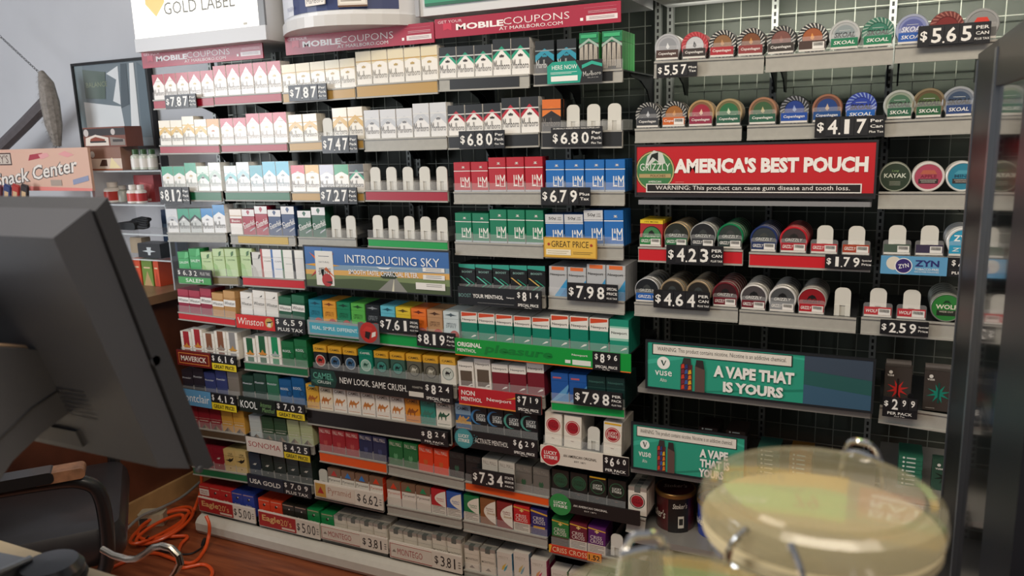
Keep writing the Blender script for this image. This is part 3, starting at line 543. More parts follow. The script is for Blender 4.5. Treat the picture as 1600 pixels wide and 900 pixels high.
t('above the right $5.00 tag', 'bottom tray behind the right $5.00 tag', (405, 812), (501, 834), 14, 'eo eo ek ek eg', rear=2)
t('above the left $3.81 tag', 'bottom tray behind the left $3.81 tag', (503, 836), (606, 859), 14, 'eg oe oe or or', rear=2, seen_rear=1)
t('above the right $3.81 tag', 'bottom tray behind the right $3.81 tag', (609, 862), (722, 888), 14, 'oe oe or oe* oe*', rear=2, seen_rear=1)
t('right of the $3.81 tags', 'bottom tray right of the $3.81 tags', (725, 889), (856, 918), 14, 'oe oe vb vg* vp', rear=2, seen_rear=1)
t('below the 1.52 strip', 'bottom tray below the 1.52 strip', (860, 928), (975, 955), 14, 'vn vm vw vw', rear=1)
# packs that stand behind the front ones: the most visible singly, the rest as one mass
nfront = len([o for o in COL.objects if o.name.startswith('cigarette_pack')])
REAR.sort(key=lambda r: -r[0])
mass = MB()
for i, (p, k, tall, loc, ry, lab) in enumerate(REAR):
    if p and nfront + i < 300: place_pack(k, tall, loc, ry, lab)
    else:
        H = .0985 if tall else .0868; W = PW; c = math.cos(ry); s = math.sin(ry); d = DS[k]; cut = .73*H
        for z0, z1, m in ((0, cut, C(d['side'] if d['side'] != d['body'] else d['body'])), (cut+.0003, H, C(d['lid']))):
            q = [(0, 0, z0), (W, 0, z0), (W, PD, z0), (0, PD, z0), (0, 0, z1), (W, 0, z1), (W, PD, z1), (0, PD, z1)]
            mass.add([(loc.x+x*c+z*s, loc.y+y, loc.z-x*s+z*c) for x, y, z in q], [(0, 1, 5, 4), (1, 2, 6, 5), (2, 3, 7, 6), (3, 0, 4, 7), (4, 5, 6, 7), (3, 2, 1, 0)], m)
tag(mass.build('cigarette_packs'), 'rows of further packs queued behind the front packs on the rack', 'cigarette packs', None, 'stuff')
# ------------------------------------------------------------------ price tags
Q = price
Q('grey-black $7.87 price tag at the far left of the top row', (258, 146, 306, 171), '7.87', PT)
Q('black $7.87 price tag under the short gold-topped packs', (451, 130, 510, 159), '7.87', PT)
Q('black $7.47 price tag below the empty lane', (503, 211, 558, 240), '7.47', PT)
Q('black $6.80 price tag under the black-topped red chevron packs', (717, 203, 788, 233), '6.80', PT)
Q('black $6.80 price tag with small header line, under empty pushers', (861, 197, 941, 230), '6.80', PT, head='ON SPECIALLY MARKED PACKS. WHILE SUPPLIES LAST.')
Q('black $8.12 price tag at the left end of the third row', (249.5, 292, 295.5, 319), '8.12', PT)
Q('black $7.27 price tag under the mixed short packs', (500, 292.5, 557.5, 319), '7.27', PT)
Q('black $6.79 price tag under the blue packs', (845, 292.5, 922, 321), '6.79', ('Plus', 'Tax'))
Q('black $7.98 SPECIAL PRICE tag in front of grey and blue packs', (886, 441, 965, 474), '7.98', ('SPECIAL', 'PRICE', 'PLUS TAX'))
Q('black $7.61 price tag overlapping the many-colored packs', (592, 494, 654, 523), '7.61', ('SPECIAL', 'PRICE', 'PLUS TAX'))
Q('black $8.19 price tag left of the green MENTHOL sign', (651, 516, 711, 546), '8.19', PT)
Q('black $7.98 PER PACK tag in front of dark teal packs', (896, 606, 972, 641), '7.98', ('PER', 'PACK', 'PLUS TAX'))
Q('black $8.24 PER PACK tag on a long black shelf rail', (657, 669, 700, 699), '8.24', ('PER PACK', 'Plus Tax'), 'sup')
Q('black $7.34 tag hung tilted-looking over the orange strip', (737, 731, 803, 768), '7.34', ('STATE', 'MINIMUM', 'PRICE'))
Q('black $5.57 tag on the left end of the top can shelf', (1026, 96, 1089, 122), '5.57', ('Plus', 'Tax'))
Q('large black $5.65 tag at the right end of the top can shelf', (1434, 33, 1548, 75), '5.65', ('PER', 'CAN', 'PLUS TAX'))
Q('black $4.17 tag right above the red POUCH sign', (1273, 180, 1382, 216), '4.17', ('Per', 'Can', 'Plus Tax'))
Q('black $4.23 tag over the red strip below small cans', (1041, 382, 1130, 416), '4.23', ('PER', 'CAN', 'PLUS TAX'))
Q('small black $1.79 tag under two empty can lanes', (1289, 397, 1362, 422), '1.79', ('Special', 'Price'))
Q('black $4.64 tag covering the tan-rimmed cans', (1021, 452, 1109, 486), '4.64', ('PER', 'CAN', 'PLUS TAX'))
Q('black $2.59 tag under two empty lanes beside the green-label can', (1375, 499, 1451, 527), '2.59', ('Special', 'Price'))
Q('black $2.99 tag in front of the red-star box', (1379, 619, 1434, 656), '2.99', ('PER PACK', 'Plus Tax'), 'sup', Y=2.024)
# ------------------------------------------------------------------ brand signs with a price block
def block(u0, v0, v1, s, sub, u1=1., subc=None, subt=NUM):
    d = [c for c in s if c != '.']
    els = [('r', 0, 0, 1, .42, subc)] if subc else []
    els += [T('$', .08, .72, .1, .38, NUM), T(d[0], .34, .72, .13 if d[0] != '1' else .045, .4, NUM, bold=.02), ('c', .45, .54, .025, NUM), T(d[1], .6, .72, .13 if d[1] != '1' else .045, .4, NUM, bold=.02), T(d[2], .86, .72, .13 if d[2] != '1' else .045, .4, NUM, bold=.02), T(sub, .5, .21, .84, .24, subt, bold=.015)]
    return ('price_block', u0, v0, u1, v1, '1b1b1e', els)
def sup(u0, u1, s, sub, v0=0., v1=1.):
    d = [c for c in s if c != '.']
    return ('price_block', u0, v0, u1, v1, '1b1b1e', [T('$', .14, .72, .12, .34, NUM), T(d[0], .36, .66, .16, .5, NUM, bold=.03), T(d[1], .6, .74, .12 if d[1] != '1' else .04, .3, NUM, bold=.02), T(d[2], .84, .74, .12 if d[2] != '1' else .04, .3, NUM, bold=.02), ('r', .02, .36, .98, .37, '4a4a4c'), T(sub, .5, .2, .8, .15, NUM, bold=.02), T('Plus Tax', .5, .06, .26, .06, NUM)])
YB = 'e8cf2c'
SG = 'brand signs on the shelf rails'
sg = lambda lab, R, c, els, parts=(), **k: sign('shelf_sign', lab, 'shelf sign', R, c, els, parts, SG, **k)
r4 = lambda a, b, c, d, Y=2.031: rect4(a, b, c, d, Y)
sg('black $6.32 sign with a green lower plate', r4((277.5, 419), (331, 423), (279, 443), (331, 444)), '1b1b1e', [], [('brand_plate', .02, .0, .98, .46, '3f9a4e', [T('SALEM', .5, .5, .54, .56, 'dfeedd')]), ('price_block', .0, .48, 1, 1, '1b1b1e', [T('$', .06, .5, .07, .6, NUM), T('6', .22, .5, .08, .66, NUM), ('c', .29, .25, .014, NUM), T('3', .4, .5, .08, .66, NUM), T('2', .55, .5, .08, .66, NUM), T('PLUS TAX', .83, .5, .28, .4, NUM, bold=-.002)])])
sg('red sign with bird logo and $6.59 price', r4((370, 492.5), (477.5, 497.5), (370, 512.5), (477.5, 521)), '1b1b1e', [], [('brand_plate', 0, 0, .57, 1, 'cf2a26', [T('Winston', .38, .52, .66, .5, 'efe6da', shear=.2, bold=.0), ('c', .86, .55, .1, 'c9a050'), ('p', [(.78, .6), (.86, .5), (.98, .72), (.88, .66)], '1c1a18'), ('p', [(.8, .3), (.9, .25), (.9, .55), (.84, .55)], 'e8e0d4')]), block(.58, 0, 1, '6.59', 'PLUS TAX')])
sg('dark red MAVERICK sign with yellow GREAT PRICE strip'.replace('MAVERICK ', 'framed '), r4((277.5, 547.5), (369.5, 555), (277.5, 570), (369, 580)), '1b1b1e', [], [('brand_plate', 0, .0, .585, 1, '6e1a16', [('r', .06, .14, .95, .18, 'd88a3c'), ('r', .06, .8, .95, .84, 'd88a3c'), ('r', .06, .14, .075, .84, 'd88a3c'), ('r', .935, .14, .95, .84, 'd88a3c'), T('MAVERICK', .5, .49, .74, .34, 'efe6d8', bold=.01)]), block(.6, 0, 1, '6.16', 'GREAT PRICE!', subc=YB, subt='24221c')])
sg('blue sign with $4.12 and yellow strip beside the monitor', r4((279, 607), (370, 617.5), (279, 631), (369, 643)), '1b1b1e', [], [('brand_plate', 0, 0, .58, 1, '5f9cc8', [T('Montclair', .5, .5, .9, .5, 'eef0f0', bold=.0)]), block(.59, 0, 1, '4.12', 'GREAT PRICE!', subc=YB, subt='24221c')])
sg('black sign with green script and $7.02 price', r4((375, 621), (477.5, 631), (374, 641), (475, 657)), '15181a', [], [('brand_plate', 0, 0, .57, 1, '16221c', [T('KOOL', .27, .5, .46, .5, 'eef0ec', bold=.005), T('Intense', .74, .64, .3, .3, '8fc07c', shear=.35, bold=-.01), T('Menthol', .8, .3, .34, .3, '8fc07c', shear=.35, bold=-.01)]), block(.585, 0, 1, '7.02', 'GREAT PRICE!', subc=YB, subt='24221c')])
sg('white sign with red capitals and $4.25 price', r4((386, 682.5), (485.5, 697.5), (386, 705), (484, 721)), '1b1b1e', [], [('brand_plate', 0, .0, .585, 1, 'dcd4ca', [T('SONOMA', .5, .55, .88, .36, 'a32a30', bold=-.002)]), block(.6, 0, 1, '4.25', 'GREAT PRICE!', subc=YB, subt='24221c')])
sg('navy-black sign with wide capitals and $7.09 price', r4((387.5, 741), (486, 758), (387.5, 759), (485, 779)), '1d2230', [], [('brand_plate', 0, 0, .58, 1, '1e2432', [T('USA GOLD', .5, .5, .86, .36, 'e4e2dc', bold=.02)]), block(.59, 0, 1, '7.09', 'PLUS TAX')])
def white_sign(lab, R, plate, num): sg(lab, R, 'ddd6ca', [('r', 0, .93, 1, 1, 'efeae0'), T('$', .66, .48, .05, .5, '1c1a1a', bold=.01)] + [T(c, .745+.075*i+(.01 if i else 0), .48, .055 if c != '1' else .018, .58, '1c1a1a', bold=.0) for i, c in enumerate(num.replace('.', ''))] + [('c', .795, .22, .008, '1c1a1a'), ('r', .955, .3, .985, .34, '4a4642'), ('r', .955, .45, .985, .49, '4a4642'), ('r', .955, .6, .985, .64, '4a4642')], [plate], Y=2.029)
white_sign('white $6.62 sign with small gold pyramid square', r4((492, 751), (599, 771), (492, 775), (598, 797)), ('brand_plate', .02, .08, .6, .9, 'dcd2c4', [('r', 0, 0, .27, 1, 'c89a44'), ('p', [(.05, .25), (.22, .25), (.135, .78)], 'b02a24'), T('Pyramid', .62, .52, .58, .6, 'b07860', bold=-.008)]), '6.62')
eg = ('brand_plate', .01, .06, .62, .92, 'a82a2a', [T('Eagle', .34, .56, .5, .56, 'e0b878', bold=.02), T("20's", .74, .56, .3, .46, 'e0b878', bold=-.004), ('r', .62, .08, .97, .22, 'dcc8b8')])
white_sign('white and red $5.00 sign nearest the orange cord', r4((311, 774), (399, 796), (311, 797), (399, 818)), eg, '5.00')
white_sign('white and red $5.00 sign left of the $3.81 signs', r4((405, 796), (500, 818), (405, 822), (500, 841)), eg, '5.00')
mo = ('brand_plate', .015, .08, .6, .9, 'dcd4c8', [('r', 0, .0, 1, .04, 'a83a3c'), ('r', 0, .96, 1, 1, 'a83a3c'), ('r', 0, 0, .012, 1, 'a83a3c'), ('p', [(.05, .4), (.15, .4), (.1, .6)], '8a8278'), T('MONTEGO', .48, .5, .6, .44, 'a83a3c', bold=-.006)])
white_sign('white $3.81 sign beside the right $5.00 sign', r4((502, 819), (606, 841), (502, 842), (606, 864)), mo, '3.81')
white_sign('white $3.81 sign farthest right in the bottom row', r4((609, 844), (722, 869), (609, 870), (722, 897)), mo, '3.81')
sg('black BOOST YOUR MENTHOL sign with $8.14', r4((716, 447), (846, 455), (716, 476), (846, 483)), '1b1e22', [T('BOOST', .085, .52, .155, .2, '6f9a94', bold=.0), T('YOUR MENTHOL', .37, .52, .37, .22, NUM, bold=.02), T('Newport', .64, .52, .09, .12, NUM), ('r', .24, .15, .68, .165, '9a9a98')], [sup(.7, 1, '8.14', 'SPECIAL PRICE')])
sg('long bright green ORIGINAL MENTHOL sign with $8.96', r4((711, 526), (986, 556), (711, 555), (986, 582)), '12963c', [('r', 0, 0, 1, .06, 'e0702c'), T('ORIGINAL', .09, .67, .15, .27, 'efece6', bold=.03), T('MENTHOL', .073, .33, .115, .2, 'efece6', bold=.01), T('pleasure', .38, .5, .4, .62, '0f7a34', bold=.03, shear=.15), T('Newport', .73, .68, .085, .14, 'efece6'), ('r', .69, .14, .79, .42, 'dfe6dc'), ('r', .65, .2, .68, .38, 'dfe6dc')], [sup(.8, .945, '8.96', 'SPECIAL PRICE')])
sg('black NEW LOOK, SAME CRUSH sign with $8.24', r4((486, 576), (707.5, 600), (486, 604), (707.5, 630)), '1d1c1c', [('p', [(0, .04), (.18, .04), (.2, .5), (.18, .96), (0, .96)], '23403a'), ('p', [(.0, .3), (.05, .1), (.1, .6)], '3a6a5c'), ('p', [(.12, .2), (.18, .4), (.15, .9)], '2f5a4c'), T('CAMEL', .095, .62, .15, .34, '5fa892', bold=.01), T('CRUSH', .1, .28, .1, .16, 'c8d4cc'), T('NEW LOOK. SAME CRUSH.', .46, .52, .48, .34, NUM, bold=.005), ('r', .71, .16, .84, .42, 'd8d4ca'), T('CIGARETTES', .77, .66, .07, .1, 'b8b4aa')], [sup(.81, 1, '8.24', 'SPECIAL PRICE')])
sg('red NON MENTHOL sign with $7.19', r4((717, 606), (846, 617), (717, 630), (846, 650)), 'b8222c', [('r', 0, 0, .7, .07, 'e08a3c'), T('NON', .12, .7, .17, .27, 'efece6', bold=.02), T('MENTHOL', .16, .36, .26, .22, 'efece6', bold=.02), T('Newport', .5, .46, .3, .24, 'efece6', bold=.01), ('n', [(.58, .6), (.7, .68), (.7, .8), (.66, .7)], 'e0a040')], [sup(.7, 1, '7.19', 'SPECIAL PRICE')])
sg('black ACTIVATE MENTHOL sign with round teal logo', r4((711, 671), (840, 687), (709, 697), (840, 715)), '1a1b1d', [('c', .12, .5, .115, '3f8c94'), ('c', .12, .5, .1, '4a9aa0'), T('LUCKY', .12, .64, .13, .2, 'efece6', bold=.02), T('STRIKE', .12, .38, .14, .2, 'efece6', bold=.02), T('ACTIVATE MENTHOL', .46, .5, .4, .28, NUM, bold=.0)] + [('c', .22+.018*(i % 3)+.004*i, .25+.06*i, .005, '4a9aa0') for i in range(10)], [sup(.7, 1, '6.29', 'SPECIAL PRICE')])
def orig(lab, R, bgc, cc, tc, parts): sg(lab, R, bgc, [('c', .12, .5, .125, 'dfd6c8' if tc[0] != 'e' else cc), ('c', .12, .5, .112, cc), T('LUCKY', .12, .63, .15, .2, 'efece6', bold=.02), T('STRIKE', .12, .37, .16, .2, 'efece6', bold=.02), T('AN AMERICAN ORIGINAL', .46, .6, .38, .15, tc, bold=.005), T('EST.1871', .46, .34, .13, .09, tc, bold=-.004)], parts)
orig('white ORIGINAL sign with round red logo and $6.60', r4((845, 691), (984, 720), (844, 717), (981, 749)), 'ddd5c8', 'b8262e', '2a2826', [sup(.72, 1, '6.60', 'PER PACK')])
orig('black ORIGINAL sign with round green logo', r4((860, 769), (1000, 805), (859, 791), (1000, 827)), '1b1b1c', '2f8a48', 'e8e4dc', [])
sg('small orange-red strip sign with black 1.52', r4((858, 849.5), (940, 868), (858, 862.7), (940, 879)), 'c83a24', [T('CRISS CROSS', .4, .52, .66, .62, 'f0d8b0', bold=-.002), ('p', [(0, 1), (.06, 1), (.02, 0), (0, 0)], 'e8b43c')], [('price_block', .74, 0, 1, 1, 'e0923c', [T('1.52', .5, .5, .8, .66, '241a14', bold=.02)])])
sign('promo_card', 'teal and black HERE NOW card under the striped packs', 'promo card', rectb(855, 92, 941, 132, 2.03), '1f2022', [('p', [(0, 0), (.6, 0), (.64, .45), (.52, 1), (.1, 1), (0, .8)], '1c9a84'), T('HERE NOW', .32, .74, .46, .2, 'f0f0ea', bold=.0), ('r', .06, .5, .55, .52, 'd8ece4'), ('r', .06, .44, .45, .46, 'd8ece4'), ('r', .07, .1, .56, .34, 'e8eae4'), ('p', [(.64, .62), (.82, .8), (1, .66), (1, .8), (.82, .95), (.64, .78)], '2fa890'), T('Marlboro', .82, .4, .32, .22, 'c8c8c4', tall=True, bold=0., rot=.06), T('BLACK', .84, .2, .2, .05, '9a9a98')])
sign('promo_card', 'yellow GREAT PRICE card on the blue pack tray', 'promo card', rectb(849.5, 370, 932.5, 405, 2.03), 'e0b44c', [('r', 0, 0, 1, .05, 'b88a34'), ('r', 0, .95, 1, 1, 'b88a34'), ('r', 0, 0, .02, 1, 'b88a34'), ('r', .98, 0, 1, 1, 'b88a34'), T('GREAT PRICE', .5, .68, .7, .3, '2c2418', bold=-.006), ('c', .1, .66, .025, 'a8402c'), ('c', .9, .66, .025, 'a8402c'), ('r', .05, .14, .52, .42, 'ece2c8'), ('r', .08, .32, .48, .34, '8a7a54'), ('r', .08, .22, .44, .24, '8a7a54'), ('r', .56, .3, .92, .32, '8a7440'), ('r', .56, .22, .88, .24, '8a7440')])
sign('shelf_sign', 'light blue REAL SIMPLE DIFFERENT sign with round bird crest', 'shelf sign', r4((481, 499), (590, 510), (481, 522), (590, 533)), '9aa4a8', [('r', .03, .14, .8, .86, '4fa8bc'), T('REAL. SIMPLE. DIFFERENT.', .4, .52, .66, .24, 'e8f2f2', bold=.005)], [('crest', .74, -.2, 1.03, 1.15, '6a6668', [('c', .5, .54, .42, 'b8322c'), ('p', [(.3, .3), (.5, .2), (.6, .55), (.35, .6)], '2a1c1c'), ('p', [(.62, .3), (.82, .4), (.84, .62), (.66, .55)], 'e4dcd4'), ('p', [(.2, .6), (.6, .58), (.7, .8), (.4, .84)], 'c83a34')])], SG)
# sky poster
x = ('INTRODUCING SKY',)
sp = [('r', 0, 0, 1, 1, '3a6aa8'), ('p', [(0, 0), (1, 0), (1, .62), (0, .55)], '7f9cb4'), ('p', [(0, 0), (1, 0), (1, .5), (0, .42)], 'd8a85c'), ('p', [(0, 0), (1, 0), (1, .36), (0, .3)], '7a8a5c'), ('p', [(0, 0), (1, 0), (1, .2), (.4, .26), (0, .16)], '4c5a3c'), ('p', [(.52, 0), (.72, 0), (.64, .36), (.63, .36)], '8a8a84'), ('p', [(.615, 0), (.63, 0), (.634, .3), (.632, .3)], 'd8d4bc'), ('n', [(.54, .34), (.56, .3), (.64, .3), (.66, .36), (.63, .46), (.57, .44)], '2c3a26')]
for i in range(8):
    a = math.pi/4*i; sp.append(('p', [(.13+.03*math.cos(a+.4), .55+.12*math.sin(a+.4)), (.13+.03*math.cos(a-.4), .55+.12*math.sin(a-.4)), (.13+.13*math.cos(a), .55+.44*math.sin(a))], ['d89a2c', 'b8323c', '2f8a7c', 'd8662c'][i % 4]))
sp += [T('INTRODUCING SKY', .62, .74, .64, .2, 'eef0f2', bold=.0), ('r', .36, .56, .8, .565, 'dfe4e8'), ('n', [(.52, .58), (.57, .56), (.62, .58), (.6, .53), (.54, .53)], 'eef0f2'), T('SMOOTH TASTE. CHARCOAL FILTER.', .56, .42, .48, .12, 'eef0f2', bold=.01)]
sp += [('r', .83, .52, .97, .62, 'e8e6e0'), ('r', .83, .34, .97, .45, 'e8e6e0'), ('r', .78, .1, .97, .26, 'e8e6e0')] + [('r', .85, v, .95, v+.012, '8a8680') for v in (.59, .55, .42, .38, .22, .18)]
sk = sign('promo_poster', 'wide INTRODUCING SKY poster with sunset road, mounted across the rack', 'poster', r4((477.5, 387.5), (702.5, 391), (477.5, 450), (702.5, 457), 2.025), '3a6aa8', sp, [('printed_pack', .08, .04, .21, .9, 'e4e2da', [('r', .2, .84, .8, .86, '7a7f84'), T('NATURAL', .5, .68, .6, .05, '6a6e74', bold=-.004), T('AMERICAN', .5, .48, .66, .07, '26262a', bold=0), T('SPIRIT', .5, .37, .7, .12, '26262a', bold=0), ('c', .62, .16, .3, 'b43a3c'), ('p', [(.5, .1), (.9, .05), (.9, .14)], '3a2a2c')])], Y=2.025, frame=('24262a', .004))
# ------------------------------------------------------------------ coupon banners under the header
def banner(lab, c): sign('coupon_banner', lab, 'banner', rect4(*c, 2.04), 'a5233f', [T('GET YOUR', .09, .82, .14, .14, 'e8d4d8', bold=-.004), T('MOBILE', .26, .5, .27, .32, 'f2eeec', bold=.035), T('COUPONS', .57, .56, .35, .34, 'f2eeec', bold=-.012), T('AT MARLBORO.COM', .54, .22, .34, .17, 'f2eeec', bold=-.002), ('p', [(.05, .36), (.075, .45), (.1, .34), (.1, .74), (.05, .74)], 'c8304c'), ('r', .83, .2, .985, .44, 'e8dcdc'), ('r', .8, .22, .815, .36, 'f2eeec'), ('r', .84, .56, .98, .58, 'd8b4bc'), ('r', .84, .63, .98, .65, 'd8b4bc'), ('r', .82, .8, .98, .815, 'c8707f')] + [('r', .845, .35-.07*i, .97, .37-.07*i, '8a7a7c') for i in range(2)], group='coupon banners', Y=2.04, part='curved_plate')
banner('crimson coupon banner below the glowing sign at far left', ((221, 82), (409, 62.5), (223, 107.5), (411, 90.5)))
banner('crimson coupon banner below the bowed header', ((445, 59), (677, 32.5), (447, 86), (679, 67)))
banner('largest crimson coupon banner, right under the flat grey header', ((679, 31), (970, 0), (680, 61), (970, 34)))
# ------------------------------------------------------------------ header boxes above the rack
def xz(px, py, Y): p = PY(px, py, Y); return p.x, p.z
a = xz(206, 10, 1.99); b = xz(415, 39, 1.99); z0 = xz(316, 50, 1.99)[1]; zb = xz(316, 72, 1.99)[1]
h1 = thing('header_lightbox', 'glowing white GOLD LABEL header sign at the upper left', 'lightbox', (a[0], 1.99, zb), (0, 0, 0), 'header boxes above the rack')
Wd = b[0]-a[0]; hz = z0-zb
MB().box(0, .004, 0, Wd, .3, .42, M('c9cacc', .4), .004).build('housing', h1)
m = MB(); m.box(-.002, -.004, 0, Wd+.002, .004, hz, M('c4c5c8', .35)); m.box(-.002, -.004, .40, Wd+.002, .004, .42, M('c4c5c8', .35)); m.box(Wd-.022, -.004, hz, Wd+.002, .004, .40, M('77797c', .35)); m.build('frame', h1)
m = MB(); GL = lambda c: M(c, .35, emit=.6); m.box(0, -.001, hz, Wd-.022, .004, .40, GL('fbf8f0'))
decor(m, [T('GOLD LABEL', .55, .24, .56, .11, '4a4638', bold=.0), T('AVAILABLE IN KINGS & 100s', .56, .16, .34, .022, 'b0ac9c'), ('p', [(.12, .3), (.2, .18), (.2, .34), (.12, .42)], 'd8a45c'), ('p', [(.2, .18), (.28, .3), (.28, .42), (.2, .34)], 'd8a45c'), ('r', .88, .02, .91, .04, '8a8678')], Wd-.022, .4-hz, z0=hz, y=-.001, mk=GL); m.build('glowing_face', h1)
# bowed middle header
xa, xb = max(xz(418, 55, 2.05)[0], b[0]+.006), xz(650, 28, 2.05)[0]; zc = xz(430, 57, 2.0)[1]
h2 = thing('header_cabinet', 'bowed pale header box with a blue pack poster', 'header box', (xa, 2.05, zc), (0, 0, 0), 'header boxes above the rack')
Wd = xb-xa
def arc(dep, inset=0., n=14): return [(inset+(Wd-2*inset)*i/n, .02-dep*math.sin(math.pi*i/n)**.8) for i in range(n+1)]
m = MB(); m.zprism(arc(.17)+[(Wd, .28), (0, .28)], 0, .03, M('d4d4d4', .35)); m.build('lower_ledge', h2)
m = MB(); m.zprism(arc(.15, .004)+[(Wd-.004, .28), (.004, .28)], .03, .42, M('dedfe2', .4)); m.build('curved_housing', h2)
ar = arc(.1525, .004)
m = MB(); PB = M('34406e', .4)
for i in range(1, 13):
    (x0, y0), (x1, y1) = ar[i], ar[i+1]; c = PB if i > 3 else M('dfe2ea', .4)
    m.poly([(x0, y0, .045), (x1, y1, .045), (x1, y1, .4), (x0, y0, .4)], c)
m.build('curved_poster', h2)
for (i, wd, lo, tx) in ((6.2, .075, .06, 'Marlboro'), (9.2, .085, .05, '')):
    k = int(i); (x0, y0) = ar[k]; ang = math.atan2(ar[k+1][1]-y0, ar[k+1][0]-x0)
    m = MB(); m.rbox(0, 0, wd, .15, -.004, 0, .002, CP('ded6cc')); decor(m, ([T(tx, .5, .1, .86, .12, '4a4644', tall=True, bold=0.)] if tx else [('r', .06, .06, .94, .2, 'f0ece4'), ('r', .1, .1, .8, .12, '9a948c'), ('r', .1, .15, .7, .17, '9a948c'), ('r', 0, 0, 1, .03, '6a4a34')]), wd, .15, y=-.004, mk=CP)
    m.build('poster_panel', h2, (x0, y0-.003, lo), (0, 0, ang))
m = MB(); m.text('PROGRAM', 0, 0, .055, .012, 0, CP('b4b8cc')); m.build('poster_panel', h2, ((ar[3][0]+ar[4][0])/2, (ar[3][1]+ar[4][1])/2-.002, .065), (0, 0, math.atan2(ar[4][1]-ar[3][1], ar[4][0]-ar[3][0])))
# flat right header
xa, xb = xz(652, 27, 2.03)[0], xz(972, 0, 2.03)[0]; zb = xz(660, 26, 2.03)[1]
h3 = thing('header_cabinet', 'flat pale grey header box with green strip poster', 'header box', (xa, 2.03, zb), (0, 0, 0), 'header boxes above the rack')
Wd = xb-xa
MB().box(.002, 0, 0, Wd, .3, .44, M('d3d4d6', .4), .004).build('housing', h3)
zz = xz(700, 7, 2.03)[1]-zb
m = MB(); m.box(.03, -.006, zz, Wd-.03, 0, .42, CP('3f9a78')); decor(m, [('r', 0, 0, 1, .02, '2f6a54')], Wd-.06, .42-zz, x0=.03, z0=zz, y=-.006, mk=CP); m.build('green_poster', h3)
MB().box(-.001, -.008, 0, .012, .0, .44, M('a4a5a8', .35)).build('end_trim', h3)
# lit header over the can shelves (seen mirrored in the glass jar lid)
h4 = thing('header_lightbox', 'green and yellow lit header sign over the can shelves', 'lightbox', (-.58, 1.99, 1.83), (0, 0, 0), 'header boxes above the rack')
MB().box(0, .004, 0, .95, .3, .5, M('c9cacc', .4), .004).build('housing', h4)
m = MB(); GL2 = lambda c: M(c, .35, emit=1.6); m.box(.01, -.002, .02, .94, .004, .48, GL2('6a625c'))
decor(m, [('r', .05, .05, .6, .4, 'd8a83c'), ('r', .05, .4, .6, .95, '8fc468'), T('AVAILABLE', .22, .22, .3, .12, '8a6a2c'), T('LIQUOR', .2, .72, .2, .12, 'f0f0e8'), T('79', .45, .66, .1, .26, '9a4a3c'), T('SAVE', .38, .48, .12, .08, '4a7a3c'), ('r', .64, .2, .98, .8, 'a8463c'), T('BEST', .8, .66, .24, .14, 'f0e8e0'), T('RATE', .8, .48, .24, .14, 'f0e8e0'), ('r', .68, .3, .94, .36, 'e8dcd4')], .93, .46, x0=.01, z0=.02, y=-.002, mk=GL2); m.build('glowing_face', h4)
# ------------------------------------------------------------------ rack fixture
XL, XR = -2.83, .5
bk = MB().box(-2.44, 2.44, .2, .42, 2.46, 1.95, M('454c44', .5, noise=.12, scale=6)).build('back_panel')
tag(bk, 'dark green-grey panel behind the wire grid of the rack', 'back panel')
def grid(x0, x1, lab):
    m = MB(); wm = M('969a90', .45, .4); x = x0
    while x <= x1: m.box(x-.0011, 2.405, .25, x+.0011, 2.408, 1.9, wm); x += .05
    z = .25
    while z <= 1.9: m.box(x0, 2.402, z-.0011, x1, 2.405, z+.0011, wm); z += .05
    tag(m.build('wire_grid'), lab, 'wire grid', 'wire grids of the rack')
grid(-2.38, -.66, 'pale wire grid behind the cigarette packs'); grid(-.6, .38, 'pale wire grid behind the round cans')
um_ = MB(); um_.box(-.009, 0, .03, .009, .02, 1.93, M('8d918e', .4, .3)); sl = M('0c0d0e', .6)
for i in range(92): um_.poly([(x_, -.0003, .16+i*.019+z_) for x_, z_ in ((-.003, 0), (.003, 0), (.003, .011), (-.003, .011))], sl)
ume = um_.mesh('slotted_upright')
for px, lab in ((322, 'behind the tall red-topped packs'), (425, 'between the first and second banners'), (523, 'behind the short gold-topped packs'), (628, 'left one of the pair under the bowed header'), (643, 'right one of the pair under the bowed header'), (757, 'behind the black-topped green chevron packs'), (885, 'behind the HERE NOW card'), (1028, 'left one of the pair beside the can shelves'), (1047, 'right one of the pair beside the can shelves'), (1211, 'in the middle of the can shelves'), (1395, 'between the can shelves and the narrow right bay')):
    o = link('slotted_upright', ume, None, (PY(px, 60 if px < 1000 else 25, 2.38).x, 2.38, 0)); tag(o, 'grey slotted upright ' + lab, 'rack upright', 'slotted uprights of the rack')
# base with the pale bumper
bx0, bx1 = PY(303, 800, 2.0).x, .42
rb = thing('rack_base', 'long pale bumper base under the bottom row', 'rack base', (bx0, 2.0, 0))
m = MB(); m.xprism([(.0, .02), (.01, .004), (.04, .004), (.04, .072), (.03, .072), (.012, .064), (0, .05)], 0, bx1-bx0, M('c9c5bb', .35, noise=.03)); m.build('bumper', rb)
MB().box(.01, .051, 0, bx1-bx0, .42, .028, M('2a2a2a', .5)).build('plinth', rb)
